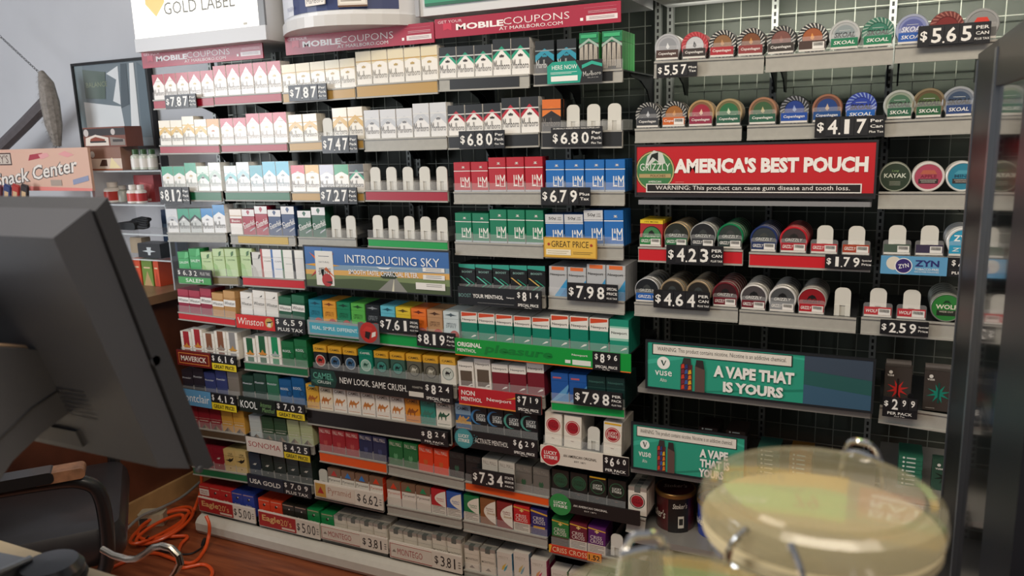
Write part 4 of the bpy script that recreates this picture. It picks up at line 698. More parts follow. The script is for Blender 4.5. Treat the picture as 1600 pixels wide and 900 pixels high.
# ------------------------------------------------------------------ round cans on the right-hand shelves
CN = {}
def can(k, desc, rim, face, els=(), rope=None, tub='1f1f21', ring=None, rimw=.16):
    CN[k] = dict(desc=desc, rim=rim, face=face, els=list(els), rope=rope, tub=tub, ring=ring, rimw=rimw)
def cop(k, desc, rim, face, txt='d9cfc0', rope=None, tub='2a2522', ring=None): can(k, desc, rim, face, [('p', [(.42, .5), (.5, .42), (.58, .5), (.5, .7)], txt), T('Copenhagen', .5, .36, .6, .12, txt, bold=.0)], rope, tub, ring)
cop('c1', 'silver can with embossed diamond', 'b9bbbe', '8f9296', 'd8dadc', ring='a4a6aa', tub='8a6a4a'); cop('c2', 'silver-faced can with red rope rim', 'a82a34', 'c2c3c6', '55565a', rope=('a82a34', 'c4565a'), tub='4a3a2a')
cop('c3', 'brown-faced can with black rope rim', '1f2022', '8a6440', 'b98a5c', rope=('1d1e20', 'c9c6be')); cop('c4', 'copper-brown can with black rope rim', '1f2022', '7a4a2c', 'c08a4c', rope=('1d1e20', 'c9c6be'), tub='7a2a20')
cop('c5', 'rose-brown can with black rope rim', '1f2022', '7c5048', '946458', rope=('26282a', 'b4b2aa')); cop('c6', 'orange-brown can with black rope rim', '1f2022', 'a05a34', 'd8944c', rope=('26282a', 'd4d2ca'))
cop('c7', 'charcoal-faced can with black rope rim', '1f2022', '3c3e42', 'b9bcc0', rope=('1d1e20', 'a9a8a2')); cop('c8', 'amber-faced can with black rope rim', '1f2022', '9c6430', 'c48a4c', rope=('1d1e20', 'a9a8a2'))
cop('c9', 'crimson-faced can with gold rim', 'b49468', '9c2a3c', 'd8b8a0', ring='7c5a3c'); cop('ca', 'green-faced can with gold rim', 'b09a74', '2f6c44', 'c4d0b4', ring='6c6440')
cop('cb', 'olive green can with copper rim', 'a87c60', '3c5c3a', 'b8ac80', ring='6c5a40'); cop('cc', 'blue-faced can with black rope rim', '1f2022', '233c84', '8c9cc8', rope=('26282a', '8c8e94')); cop('cd', 'blue-faced can with copper rim', '9c6c54', '22407c', 'c0a890', ring='5c3c3a')
def sko(k, desc, rim, face, dark='20262a', rope=None, ring=None): can(k, desc, rim, face, [T('SKOAL', .5, .52, .76, .2, dark, shear=.25, bold=.03), ('r', .3, .68, .7, .695, 'd4d8d4')], rope, '3a4a40', ring)
sko('s1', 'silver can with dark slanted name', 'c4c6c4', '8f9a9c', '2c3438', ring='a8acac'); sko('s2', 'green can with slanted name and rope rim', '2f6c58', '3c7a64', '14241e', rope=('2f6c58', '9cb4a4')); sko('s3', 'lavender-blue can with slanted name', 'a8aec4', '5c649c', 'd8daE8'.lower(), ring='8088b4')
sko('s4', 'blue can with white slanted name and rope rim', '2c3c8c', '2a409c', '14182c', rope=('2c3f98', '8ca0cc')); sko('s5', 'green-faced can with silver rim', 'b4b8b0', '4a6c54', '1c241e', ring='86907f'); sko('s6', 'olive-faced can with bronze rim', '8c7c60', '4a5c34', '1c1c16', ring='5c4a30'); sko('s7', 'slate blue can with silver rim', 'a4a8ac', '3c4c64', '181c24', ring='6c7480'); sko('s8', 'grey-green can with silver rim', '94989a', '6c786c', '2c302c', ring='7c847c')
can('s9', 'maroon can with rope rim', '6c2c28', '7c2c28', [], ('6c2c28', 'a8685c'), '4a2a24'); can('sx', 'grey-rimmed can with red arc', 'a4a4a2', '8c8c8a', [('p', [(.25, .6), (.75, .6), (.66, .76), (.34, .76)], 'd43c2c'), T('KEEP', .5, .5, .5, .12, '3a3a3a')], None, '5a5a5a')
can('kg', 'dark green can with pale capitals', 'a4a898', '2f3c2c', [T('KAYAK', .5, .56, .8, .17, 'cfd4c4', bold=.02), T('Long', .5, .74, .26, .1, '7c9c64', shear=.3), ('r', .2, .36, .8, .37, '5c6450')] + [('r', .3, .3-.06*i, .7, .325-.06*i, '8c9080') for i in range(3)], rimw=.08)
can('kr', 'rose-red can with thick white rim', 'e2ddd6', 'a8485c', [('p', [(.2, .6), (.8, .6), (.7, .76), (.3, .76)], 'b4604c'), T('APPLE', .5, .52, .56, .12, '7c2434'), ('r', .16, .24, .84, .42, '3a3230'), ('r', .22, .36, .78, .38, 'c8c0b4'), ('r', .26, .29, .74, .31, 'c8c0b4')], rimw=.15)
can('kb', 'turquoise can with thick white rim', 'e2e0da', '2f7f98', [('p', [(.2, .6), (.8, .6), (.66, .74), (.34, .74)], '4a98ac'), T('MINT', .5, .52, .56, .12, '1c4a60'), ('r', .16, .24, .84, .42, '3a3230'), ('r', .22, .36, .78, .38, 'c8c0b4'), ('r', .26, .29, .74, .31, 'c8c0b4')], rimw=.12)
def gri(k, desc, rim, face, txt='c9ccc4', tub='1d1e20', rimw=.14): can(k, desc, rim, face, [('n', [(.3, .56), (.36, .7), (.5, .78), (.62, .72), (.7, .56), (.6, .62), (.5, .58), (.42, .62)], '17181a' if face[0] not in '12' else '3c4040'), T('GRIZZLY', .5, .5, .7, .13, txt, shear=.15, bold=.01)], None, tub, rimw=rimw)
gri('g1', 'dark can with thin gold rim', 'b49c74', '2a2e2a', rimw=.06); gri('g2', 'dark can with thin silver rim', 'b8bab8', '26282c', rimw=.06); gri('g3', 'dark can with thick green rim', '147a4c', '2a3634'); gri('g4', 'dark can with thick navy rim', '26386c', '2c343c'); gri('g5', 'dark can with thick red rim', 'c02430', '3a2c30')
gri('g6', 'black can with white rim', 'c0c2c4', '22262a', rimw=.06); gri('g7', 'dark can with tan rim', 'a08c70', '2c2a28'); gri('g8', 'maroon-rimmed dark can', '6c1f28', '3a2024'); gri('g9', 'maroon-labelled can with white rim', 'd8d6d2', '4a4648', 'e4e2dc', rimw=.11); gri('ga', 'grey-labelled can with thick white rim', 'dad8d4', '4c4e50', 'e4e2dc', rimw=.13); gri('gb', 'bright red can with silver rim', 'b8b4ae', '8c1c24', '2a1416', tub='4a2a28', rimw=.06)
can('zy', 'white can with sky blue face', 'e4e4e0', '2f98bc', [T('ZYN', .5, .66, .66, .24, 'f0f0ec', bold=.03)], None, '9cb0c8')
can('wo', 'bright green can with cream capitals', '7c8078', '2c7a34', [T('WOLF', .5, .54, .76, .18, 'e6e2d0', bold=.02), ('r', .16, .18, .84, .4, '23281e'), T('WIDE CUT', .5, .34, .5, .07, 'c8c4b0'), ('n', [(.36, .66), (.44, .8), (.56, .8), (.66, .66), (.5, .72)], '143c1c')], None, '1f3a2a', rimw=.08)
_CM = {}
CR = .0342
def can_mesh(k):
    if k in _CM: return _CM[k]
    d = CN[k]; a = MB(); b = MB(); t = M(d['tub'], .35, coat=.3); rm = M(d['rim'], .3, .25)
    a.lathe([(CR*.97, .0075), (CR*.97, .023), (CR*.93, .0245)], t, 'y', n=36)
    a.lathe([(CR*.98, .013), (CR*.98, .016)], M('cfcabe', .5), 'y', n=36)
    ri = CR*(1-d['rimw'])
    b.lathe([(CR*.99, .0085), (CR, .003), (CR*.975, .0006), (CR*.95, 0), (ri, 0), (ri-.0008, .0012)], rm, 'y', n=40)
    b.smooth = True
    b.disc(0, 0, ri-.0006, .0011, M(d['face'], .3, coat=.5), 36)
    if d['ring']:
        for r0, r1, c in ((ri*.98, ri*.8, d['ring']),):
            n = 36
            for i in range(n):
                p, q = 2*math.pi*i/n, 2*math.pi*(i+1)/n
                b.poly([(r0*math.cos(p), .00095, r0*math.sin(p)), (r0*math.cos(q), .00095, r0*math.sin(q)), (r1*math.cos(q), .00095, r1*math.sin(q)), (r1*math.cos(p), .00095, r1*math.sin(p))], CP(c))
    if d['rope']:
        n = 22
        for i in range(n):
            p = 2*math.pi*i/n; w_ = math.pi/n*.75; sk = .22; r0, r1 = CR*.97, CR*.68
            b.poly([(r1*math.cos(p), -.0003, r1*math.sin(p)), (r0*math.cos(p+sk), -.0003, r0*math.sin(p+sk)), (r0*math.cos(p+sk+w_), -.0003, r0*math.sin(p+sk+w_)), (r1*math.cos(p+w_*.8), -.0003, r1*math.sin(p+w_*.8))], CP(d['rope'][1]))
        n = 36
        for i in range(n):
            p, q = 2*math.pi*i/n, 2*math.pi*(i+1)/n; r0, r1 = CR*.985, CR*.66
            b.poly([(r1*math.cos(p), -.0001, r1*math.sin(p)), (r0*math.cos(p), -.0001, r0*math.sin(p)), (r0*math.cos(q), -.0001, r0*math.sin(q)), (r1*math.cos(q), -.0001, r1*math.sin(q))], CP(d['rope'][0]))
    decor(b, d['els'], CR*2*.86, CR*2*.86, x0=-CR*.86, z0=-CR*.86, y=.0009)
    _CM[k] = (a.mesh('can_tub'), b.mesh('can_lid')); return _CM[k]
def place_can(k, loc, label):
    a, b = can_mesh(k); r = thing('tobacco_can', label, 'tobacco can', loc, (0, random.uniform(-.15, .15) if k[0] == 'c' else 0, 0), 'tobacco cans on the right shelves')
    link('tub', a, r); link('lid', b, r); return r
def cans(where, lab, A, B, rail, lanes, strip=None, behind=1, cards=None, **k):
    L = lanes.split(); root, org, ry, lw, at = tray(where, lab, A, B, rail, L, strip=strip, kind='can', cards=cards, lip=0, name='can_tray', **k)
    fr = [i for i, x_ in enumerate(L) if x_[0] not in '_.']
    for q, i in enumerate(fr):
        kk = L[i]
        if kk in ('box',): continue
        o = 'the only can' if len(fr) == 1 else ('rightmost' if q == len(fr)-1 else ORD[q])
        o2 = 'only' if len(fr) == 1 else o
        for j in range(behind+1):
            p = at((i+.5)*lw, .0015+j*.0255, CR+.0003)
            nth = ['', 'second', 'third', 'fourth', 'fifth', 'sixth'][j]
            place_can(kk, p, f"{CN[kk]['desc']}, {o} {where}" if j == 0 else f"{nth} can in the {o2} roll {where}")
    return root, org, lw, at
g4 = lambda c, n: (c, n, True)
cd_ = lambda c, n='Copenhagen': (c, n, False)
cans('on the top can shelf', 'long top can shelf tray behind the $5.57 tag', (1022, 97), (1195, 88), 25, 'c1 c2 c3 c4', cards=[cd_('4a3630'), cd_('38302e'), ('a83038', 'Copenhagen', False), ('8c3c3c', 'Copenhagen', False)], behind=2)
cans('right of top shelf centre', 'top can shelf tray in the middle', (1196, 88), (1397, 73.5), 25, 'c5 c6 s1 s2', cards=[('3a3430', 'Copenhagen', False), g4('4a3832', ''), ('1f7a54', 'SKOAL', False), ('1f7a54', 'SKOAL', False)], behind=2)
cans('behind the $5.65 tag', 'top can shelf tray behind the $5.65 tag', (1398, 73), (1560, 62), 26, 's3 s9 sx', cards=[('2c5cac', 'SKOAL', False), ('5c2c28', '', False), ('6c6c6a', '', False)])
cans('on second can shelf left', 'left tray of the second can shelf', (992, 202), (1160, 197), 21, 'c7 c8 c9 ca', cards=[('3a3c40', 'Copenhagen', False), g4('c8642c', 'Cope'), ('8c2c44', 'Copenhagen', False), ('2a5c48', 'Copenhagen', False)])
cans('left of the $4.17 tag', 'middle tray of the second can shelf', (1167, 197), (1371, 190), 22, 'cb cc cd s4', cards=[('2a5c48', 'Copenhagen', False), ('1f4a9c', 'Copenhagen', False), ('1f4a84', 'Copenhagen', False), ('1f5cac', 'SKOAL', False)])
cans('right of the $4.17 tag', 'right tray of the second can shelf', (1382, 189), (1570, 180.5), 24.5, 's5 s6 s7 s8', cards=[('2a5c44', 'SKOAL', False), ('2a5c3c', 'SKOAL', False), ('2c4474', 'SKOAL', False), ('4c5c50', 'SKOAL', False)])
cans('right of the POUCH sign', 'tray of three full round cans right of the red sign', (1372, 300), (1530, 300), 25.5, 'kg kr kb', behind=2)
b1 = cans('behind the $4.23 tag', 'tray with red strip behind the $4.23 tag', (997, 386), (1162, 391), 22, 'box g1 g2 g3', strip='brightred', behind=5, cards=[g4('1f7a3c', 'GRIZZLY'), g4('2c6c44', 'GRIZZLY'), g4('3a3c40', 'GRIZZLY'), g4('2c3c38', 'GRIZZLY')])
cans('left of the $1.79 tag', 'tray with red strip behind the $1.79 tag', (1170, 394), (1362, 401), 22, 'g4 g5 _ _', strip='brightred', behind=5, cards=[g4('24345c', 'GRIZZLY'), g4('a82430', 'GRIZZLY'), g4('b8343c', 'GRIZZLY'), g4('a8442c', 'GRIZZLY')])
cans('above the ZYN sign', 'tray behind the light blue round-logo sign', (1376, 399), (1530, 403), 25, '_ _ zy', behind=4, cards=[g4('4c5c50', ''), g4('3c344c', ''), ('2f98bc', 'ZYN', False)])
cans('behind the $4.64 tag', 'plain tray behind the $4.64 tag', (991, 472), (1154, 482), 20, 'g6 g7 g7 g8', behind=5, cards=[('1f5cac', 'GRIZZLY', False), g4('4a3c30', 'GRIZZLY'), g4('4a3c30', 'GRIZZLY'), g4('6c1c28', 'GRIZZLY')])
cans('right of the $4.64 tag', 'plain tray right of the $4.64 tag', (1155, 484), (1339, 497), 21.5, 'g9 ga gb _', behind=5, cards=[g4('6c1c28', 'GRIZZLY'), g4('8c8e90', 'GRIZZLY'), g4('b01c28', 'GRIZZLY'), None])
cans('right of the $2.59 tag', 'tray behind the $2.59 tag', (1345, 495), (1505, 506), 25.5, '_ _ wo', behind=5, cards=[g4('b83c40', 'WOLF'), g4('b8343c', 'WOLF'), None])
# square pouch box standing first on the $4.23 tray
p = b1[3](b1[2]*.5-.031, .003, .0003)
for j in range(5):
    r = thing('pouch_box', 'red pouch box with green disc and yellow flap beside the $4.23 tag' if j == 0 else ['', 'first', 'second', 'third', 'fourth'][j]+' pouch box behind the red one with yellow flap', 'pouch box', (p.x, p.y+j*.02, p.z), (0, .02, 0), 'square pouch boxes')
    m = MB(); m.box(0, 0, 0, .062, .017, .064, C('a82a2c'), .001); decor(m, [('c', .52, .5, .42, '14281c'), ('c', .52, .5, .38, '3f7c4c'), T('GRIZZLY', .52, .42, .66, .12, 'd8d8cc', shear=.1), ('n', [(.36, .52), (.4, .66), (.52, .74), (.62, .64), (.66, .52), (.5, .56)], '16201a')], .062, .064); m.build('carton', r)
    m = MB(); m.box(0, -.0005, .0645, .062, .0175, .074, C('e0c02c')); decor(m, [T('10% MORE', .5, .5, .6, .4, '3a3414')], .062, .0095, z0=.0645, y=-.0005); m.build('flap', r)
# ------------------------------------------------------------------ large signs of the right bay
g = [('r', 0, 0, 1, .06, '2a2224'), ('c', .085, .5, .092, '1c4a2c'), ('c', .085, .5, .089, 'c9b078'), ('c', .085, .5, .084, '3f7a4a'), ('n', [(.04, .6), (.05, .8), (.08, .92), (.12, .86), (.135, .66), (.11, .62), (.09, .72), (.06, .62)], 'c8ccc4'), ('n', [(.05, .64), (.07, .84), (.1, .88), (.1, .7), (.075, .78)], '1c221e'), T('GRIZZLY', .085, .58, .14, .15, 'e4e6de', bold=.0), ('r', .012, .36, .16, .44, 'b09868'), T('POUCHES', .1, .4, .07, .05, '4a3c24', bold=.01), T('AMERICAN', .085, .28, .06, .04, 'e4e6de'),
     T("AMERICA'S BEST POUCH", .575, .6, .8, .3, 'f0ece6', bold=.05), ('r', .045, .06, .955, .24, 'e8e4de'), ('r', .05, .08, .95, .22, '231f1f'), T('WARNING: This product can cause gum disease and tooth loss.', .5, .145, .82, .11, 'f0ece6', bold=.0), ('r', .18, .27, .22, .275, 'e8b8b0')]
sign('promo_poster', "wide red AMERICA'S BEST POUCH sign with round green logo", 'poster', rect4((995, 229), (1369, 222), (995, 306), (1365, 306), 2.03), 'bf2028', g, frame=('2b2a2e', .005))
sf = tag(MB().box(0, 0, -.012, PY(1362, 315, 2.035).x-PY(997, 315, 2.035).x, .3, 0, M('8f9092', .35, .2), .003).build('sign_shelf', None, (PY(997, 315, 2.035).x, 2.035, PY(1180, 314, 2.035).z)), 'thin grey shelf edge under the red POUCH sign', 'shelf', 'thin empty shelves')
def vuse(lab, R, lines, tw, end=True):
    def S(e): return e
    tl = '2f9a80'; k = tw
    e = [('r', 0, 0, 1, 1, tl), ('p', [(0, .5), (k*.5, 1), (k*.42, 1), (0, .6)], '3fae94'), ('p', [(k*.3, 0), (k*.9, .3), (k*.9, .36), (k*.24, 0)], '24806a'), ('p', [(k*.5, 1), (k, .8), (k, .85), (k*.6, 1)], '3fae94')]
    if end: e += [('r', .72, 0, 1, 1, '2c5a58'), ('p', [(.72, 0), (1, 0), (1, .3), (.72, .4)], '3c5c74'), ('p', [(.72, .7), (1, .6), (1, 1), (.72, 1)], '3f4c5c')]
    e += [('c', .085*k, .56, .034*k, 'eef0ea'), ('p', [(.07*k, .62), (.08*k, .62), (.088*k, .5), (.083*k, .5)], '2c4a44'), ('p', [(.1*k, .62), (.095*k, .62), (.083*k, .5), (.088*k, .5)], '2c4a44'), T('vuse', .085*k, .33, .09*k, .11, 'eef0ea', bold=.01), T('Alto', .085*k, .18, .035*k, .08, 'eef0ea', bold=-.004)]
    e += [('r', .025*k, .735, .72*k, .975, '1c2422'), ('r', .03*k, .75, .715*k, .96, 'e4dfd4'), T('WARNING: This product contains nicotine. Nicotine is an addictive chemical.', .372*k, .855, .64*k, .12, '2a2826', bold=.0)]
    cs = ['c8402c', 'd8a42c', '3a5c9c', '7c2c3c', 'd8742c', '2c3c6c']
    e += [('r', .175*k, .0, .235*k, .58, '5c2c2c'), ('p', [(.18*k, .56), (.23*k, .56), (.225*k, .72), (.19*k, .72)], '3a3434')]
    for i in range(14):
        u, v = .178*k+.018*k*(i % 3), .02+.115*(i//3); e.append(('p', [(u, v), (u+.018*k, v+.02), (u+.015*k, v+.11), (u+.003*k, v+.09)], cs[i*5 % 6]))
    e += [('p', [(.25*k, 0), (.3*k, 0), (.3*k, .5), (.25*k, .58)], '5f4a44'), ('p', [(.252*k, .56), (.298*k, .5), (.29*k, .7), (.256*k, .7)], '332c2c')]
    for s_, u, v, w_, h in lines: e.append(T(s_, u, v, w_, h, 'f0eee8', bold=.05))
    e = [(x_[0], [(min(u_, 1), v_) for u_, v_ in x_[1]], x_[2]) if x_[0] == 'p' else x_ for x_ in e]
    return sign('promo_poster', lab, 'poster', R, tl, e, frame=('23262a', .006), Y=2.02)
vuse('long teal vape sign with two devices, upper one of the right bay', rect4((1014, 536), (1364, 562), (1010, 604), (1361, 641), 2.02), [('A VAPE THAT', .5, .5, .36, .25, ), ('IS YOURS', .5, .18, .27, .23)], .93)
vuse('shorter teal vape sign partly hidden by the glass jar', rect4((991, 664), (1164, 684), (988, 728), (1161, 757), 2.02), [('A VAPE', .74, .56, .25, .19), ('THAT IS', .75, .34, .26, .19), ('YOURS', .72, .12, .22, .19)], 1.3, False)
def slab(lab, a, b, Y=2.03, th=.014, dep=.34):
    p, q = PY(*a, Y), PY(*b, Y); z = (p.z+q.z)/2
    tag(MB().box(0, 0, -th, q.x-p.x, dep, 0, M('8f8c86', .35, .2), .003).build('thin_shelf', None, (p.x, Y, z)), lab, 'shelf', 'thin empty shelves'); return z, p.x, q.x
slab('thin grey shelf under the long teal vape sign', (996, 606), (1362, 645))
z2 = slab('thin grey shelf under the shorter teal vape sign', (985, 735), (1366, 785))[0]
z3 = slab('narrow shelf right of the teal signs holding small teal boxes', (1374, 765), (1500, 785), 2.05, .02)[0]
zb = slab('bottom shelf holding the round tubs', (985, 848), (1370, 900), 2.04, .02)[0]
# vape boxes on the pale rail
zt = tray('x', 'pale rail tray with two dark boxes, right of the long teal sign', (1374, 633), (1493, 650), 26, ['.', '.'], lip=0, name='can_tray', kind='can')
def star(c): return [('p', [(.5+.07*math.cos(a+1.57), .44+.045*math.sin(a+1.57)), (.5+.42*math.cos(a), .44+.25*math.sin(a)), (.5+.07*math.cos(a-1.57), .44+.045*math.sin(a-1.57))], c) for a in [math.pi/4*i+.3 for i in range(8)]]
for px, w_, h_, c, c2, lab, dz in ((1379, .06, .1, 'c02c28', '1c1414', 'dark box with a red starburst behind the $2.99 tag', 0), (1441, .064, .098, '14806c', '0f4a40', 'dark box with a green starburst under the tall cans shelf', 0)):
    o = zt[1]; x = PY(px, 640, 2.05).x
    r = thing('vape_box', lab, 'vape box', (x, 2.052, o.z+.0005), (0, 0, 0), 'boxed vapes')
    m = MB(); m.box(0, 0, 0, w_, .03, h_, C('3c3632'), .001)
    decor(m, star(c) + [('r', .47, .2, .53, .72, c2), ('c', .22, .87, .07, 'd8d4cc'), T('vuse', .22, .79, .24, .05, 'd8d4cc'), ('c', 1.0, .3, .12, '141416'), ('r', .1, .06, .4, .07, 'b8b4ac')], w_, h_); m.build('carton', r)
    MB().box(.002, .0305, h_-.012, w_-.002, .05, h_+.006, M('6a6460', .3)).build('hang_tab', r)
def stack(px, py, n, wd, dp, th, c, lab, z, Y=2.1, grp='stacked flat boxes', logo=False):
    p = PY(px, py, Y)
    for i in range(n):
        m = MB(); m.box(0, 0, 0, wd, dp, th-.0008, C(c), .0008)
        decor(m, [('c', .2, .5, .05, 'd8dcd4'), ('r', .32, .35, .7, .65, 'c8d0c8')], wd, th); 
        tag(m.build('flat_box', None, (p.x+random.uniform(-.001, .001), Y, z+i*th+.0004)), f"{['bottom', 'second', 'third', 'fourth', 'fifth', 'sixth', 'seventh', 'top'][i if i < n-1 else 7]} {lab}", 'flat box', grp)
stack(1092, 680, 7, .055, .09, .012, '3a2c2a', 'dark brown flat box in the left brown stack', z2, 2.2); stack(1134, 690, 7, .055, .09, .012, '44342f', 'dark brown flat box in the right brown stack', z2, 2.2)
stack(1184, 690, 6, .058, .09, .0125, '2f5f54', 'teal flat box behind the jar', z2, 2.12); stack(1234, 695, 6, .058, .09, .0125, '9c6c2c', 'amber flat box behind the jar', z2, 2.12)
stack(1403, 740, 7, .054, .09, .0115, '2c6a54', 'green flat box right of the jar clasp', z3, 2.1)
p = PY(1453, 776, 2.1); r = thing('vape_box', 'green upright box with white device outline at far right', 'vape box', (p.x, 2.1, z3+.0003), (0, 0, 0), 'boxed vapes')
m = MB(); m.box(0, 0, 0, .058, .03, .082, C('2a4a3c'), .001); decor(m, star('17241e') + [('c', .25, .82, .07, 'd8d4cc'), T('vuse', .27, .7, .3, .06, 'd8d4cc'), ('r', .6, .2, .64, .55, 'b8c4bc'), ('r', .78, .2, .82, .55, 'b8c4bc'), ('r', .6, .2, .82, .22, 'b8c4bc'), ('r', .64, .55, .78, .6, 'b8c4bc')], .058, .082); m.build('carton', r)
# ZYN sign and price block
sg('light blue round-logo sign with price block at far right', rect4((1376, 399), (1535, 404), (1376, 427), (1535, 434), 2.03), '1b1b1e', [], [('brand_plate', 0, 0, .665, 1, '5f9cc4', [('c', .2, .6, .115, 'd8d2c4'), ('c', .35, .47, .135, 'e4e4e4'), ('c', .35, .47, .12, '3a2c6c'), T('ZYN', .35, .47, .16, .22, 'eef0ee', rot=.2), T('ZYN', .7, .64, .36, .34, '2c2c6c', bold=.03), T('TOBACCO-FREE', .7, .32, .36, .12, 'dfe8ec', bold=.02), T('NICOTINE POUCHES', .7, .18, .36, .08, 'dfe8ec')]), sup(.68, 1, '4.99', 'PLUS TAX')], Y=2.03)
# soft pack column at the very end and the tobacco tubs
nst = PY(981, 802, 2.05)
rr = tray('beside the brown tub', 'short rail under the lone bullseye packs', (980, 803), (1010, 811), 26, ['.'], lip=0, name='can_tray', kind='can')
for j in range(4):
    place_pack('lo', False, rr[1]+Vector((.002, .003+j*.0232, .0004)), 0, ('white soft pack with red bullseye, front one beside the brown tub' if j == 0 else f"{['', 'second', 'third', 'fourth'][j]} bullseye soft pack in the file beside the brown tub"))
def tub(px0, px1, c, cl, lab, Y=2.1):
    yb = 850; p, q = PY(px0, yb, Y), PY(px1, yb, Y); r_ = (q.x-p.x)/2*1.0; h = r_*2.05
    r = thing('tobacco_tub', lab, 'tobacco tub', ((p.x+q.x)/2, Y+r_, zb+.0005), (0, 0, .3), 'tobacco tubs on the bottom shelf')
    m = MB(); m.lathe([(r_*.9, 0), (r_*.93, .004), (r_*.95, h*.86)], M(c, .3, coat=.4, noise=.1), n=40)
    def wrap(a0, a1, z0_, z1_, mm, e=.0006, n=10):
        for i in range(n):
            a, b = a0+(a1-a0)*i/n, a0+(a1-a0)*(i+1)/n; R_ = r_*.955+e
            m.poly([(R_*math.cos(a), R_*math.sin(a), z0_), (R_*math.cos(b), R_*math.sin(b), z0_), (R_*math.cos(b), R_*math.sin(b), z1_), (R_*math.cos(a), R_*math.sin(a), z1_)], mm)
    wrap(-2.0, -.95, .0, h*.84, CP('1c1a1b')); wrap(-1.5, -1.2, h*.12, h*.42, CP('d8d2c6'), .001); wrap(-1.45, -1.25, h*.2, h*.36, CP('2a2826'), .0013)
    def wtxt(s_, a0, z_, wd, hh, col):
        v, f = glyphs(s_, .01, .25, False)
        m.add([((r_*.957+.0012)*math.cos(a0+x*wd), (r_*.957+.0012)*math.sin(a0+x*wd), z_+y*hh) for x, y in v], f, CP(col))
    wtxt("Stoker's", -1.4, h*.68, .75, h*.13, 'e4ddd0'); wtxt("Stoker's", -2.7, h*.42, 1.1, h*.22, 'e4ddd0'); m.build('tub_body', r)
    m = MB(); gm = M('a8844c', .3, .6); m.lathe([(r_*.97, h*.85), (r_, h*.87), (r_, h*.95), (r_*.97, h*.97), (r_*.9, h*.965)], gm, n=40); m.build('rim_ring', r)
    m = MB(); m.lathe([(r_*.92, h*.955), (r_*.9, h*.968), (0.0001, h*.968)], M(cl, .3, coat=.4), n=36)
    v, f = glyphs("Stoker's", .01, .25, False); m.add([(x*r_*1.2*.95, y*r_*.36+r_*.1, h*.969) for x, y in v], f, CP('e4ddd0')); m.build('lid', r)
tub(1016, 1079, '5a2224', '4a1a1c', 'dark red round tub with gold rim beside the bullseye packs'); tub(1082, 1142, '1f3f9c', '2f6cb8', 'blue round tub with gold rim, mostly behind the jar')
# ------------------------------------------------------------------ room shell
def struct(o, lab): return tag(o, lab, None, None, 'structure')
wl = struct(MB().box(-4.6, 2.6, 0, 1.6, 2.7, 2.9, M('c3c5ca', .6, noise=.04, scale=3)).build('wall_back'), 'plain pale grey wall left of the rack')
struct(MB().box(-4.7, -1.6, 0, -4.6, 2.7, 2.9, M('c3c5ca', .6, noise=.04, scale=3)).build('wall_left'), 'pale grey side wall far left')
struct(MB().box(1.6, -1.6, 0, 1.7, 2.7, 2.9, M('6a6a6c', .6, noise=.04, scale=3)).build('wall_right'), 'grey side wall beyond the glass panel')
fm = bpy.data.materials.new('wood_floor'); fm.use_nodes = True; nt = fm.node_tree; b = nt.nodes['Principled BSDF']; b.inputs['Roughness'].default_value = .38
tc = nt.nodes.new('ShaderNodeTexCoord'); mp = nt.nodes.new('ShaderNodeMapping'); mp.inputs['Scale'].default_value = (1.2, 14, 1); wv = nt.nodes.new('ShaderNodeTexNoise'); wv.inputs['Scale'].default_value = 3; wv.inputs['Detail'].default_value = 6
rp = nt.nodes.new('ShaderNodeValToRGB'); rp.color_ramp.elements[0].color = (*lin('6a3420'), 1); rp.color_ramp.elements[1].color = (*lin('a05a38'), 1); rp.color_ramp.elements[0].position = .3; rp.color_ramp.elements[1].position = .7
nt.links.new(tc.outputs['Object'], mp.inputs['Vector']); nt.links.new(mp.outputs['Vector'], wv.inputs['Vector']); nt.links.new(wv.outputs['Fac'], rp.inputs['Fac']); nt.links.new(rp.outputs['Color'], b.inputs['Base Color'])
struct(MB().box(-4.7, -1.6, -.05, 1.7, 2.7, 0, fm).build('floor'), 'reddish brown wood floor')
# ------------------------------------------------------------------ counter on the left with its shelf unit
BRN = M('5c3424', .4, noise=.25, scale=9); TRIM = M('b08a5c', .45, noise=.15, scale=12)
k = thing('side_counter', 'brown wood side counter left of the rack behind the monitor', 'counter', (-3.55, 1.9, 0))
MB().box(-.85, -.75, .0, .85, .68, .86, BRN).build('body', k)
MB().box(-.87, -.77, .86, .9, .69, .895, M('8a6a50', .4, noise=.15, scale=10), .004).build('worktop', k)
MB().box(.851, -.7, 0, .868, .5, .075, TRIM, .003).build('base_trim', k)
x1 = -2.66; x0 = -3.085; ya, yb = 2.3, 2.5; Z0 = .896
AC = M('e8f0f4', .05, alpha=.16); ACE = M('e6eef2', .1, alpha=.55)
u = thing('acrylic_shelf', 'clear acrylic shelf stand with four tiers left of the rack', 'shelf stand', (x0, ya, Z0))
for z in (1.392, 1.251, 1.128, 1.02):
    m = MB(); m.box(0, 0, z-.006-Z0, x1-x0, yb-ya, z-Z0, AC); m.box(0, -.002, z-.006-Z0, x1-x0, 0, z-Z0, ACE); m.build('shelf', u)
for x in (0, x1-x0-.004):
    m = MB(); m.box(x, .004, 0, x+.004, yb-ya, 1.386-Z0, AC); m.box(x, .0, 0, x+.004, .004, 1.386-Z0, ACE); m.build('side_panel', u)
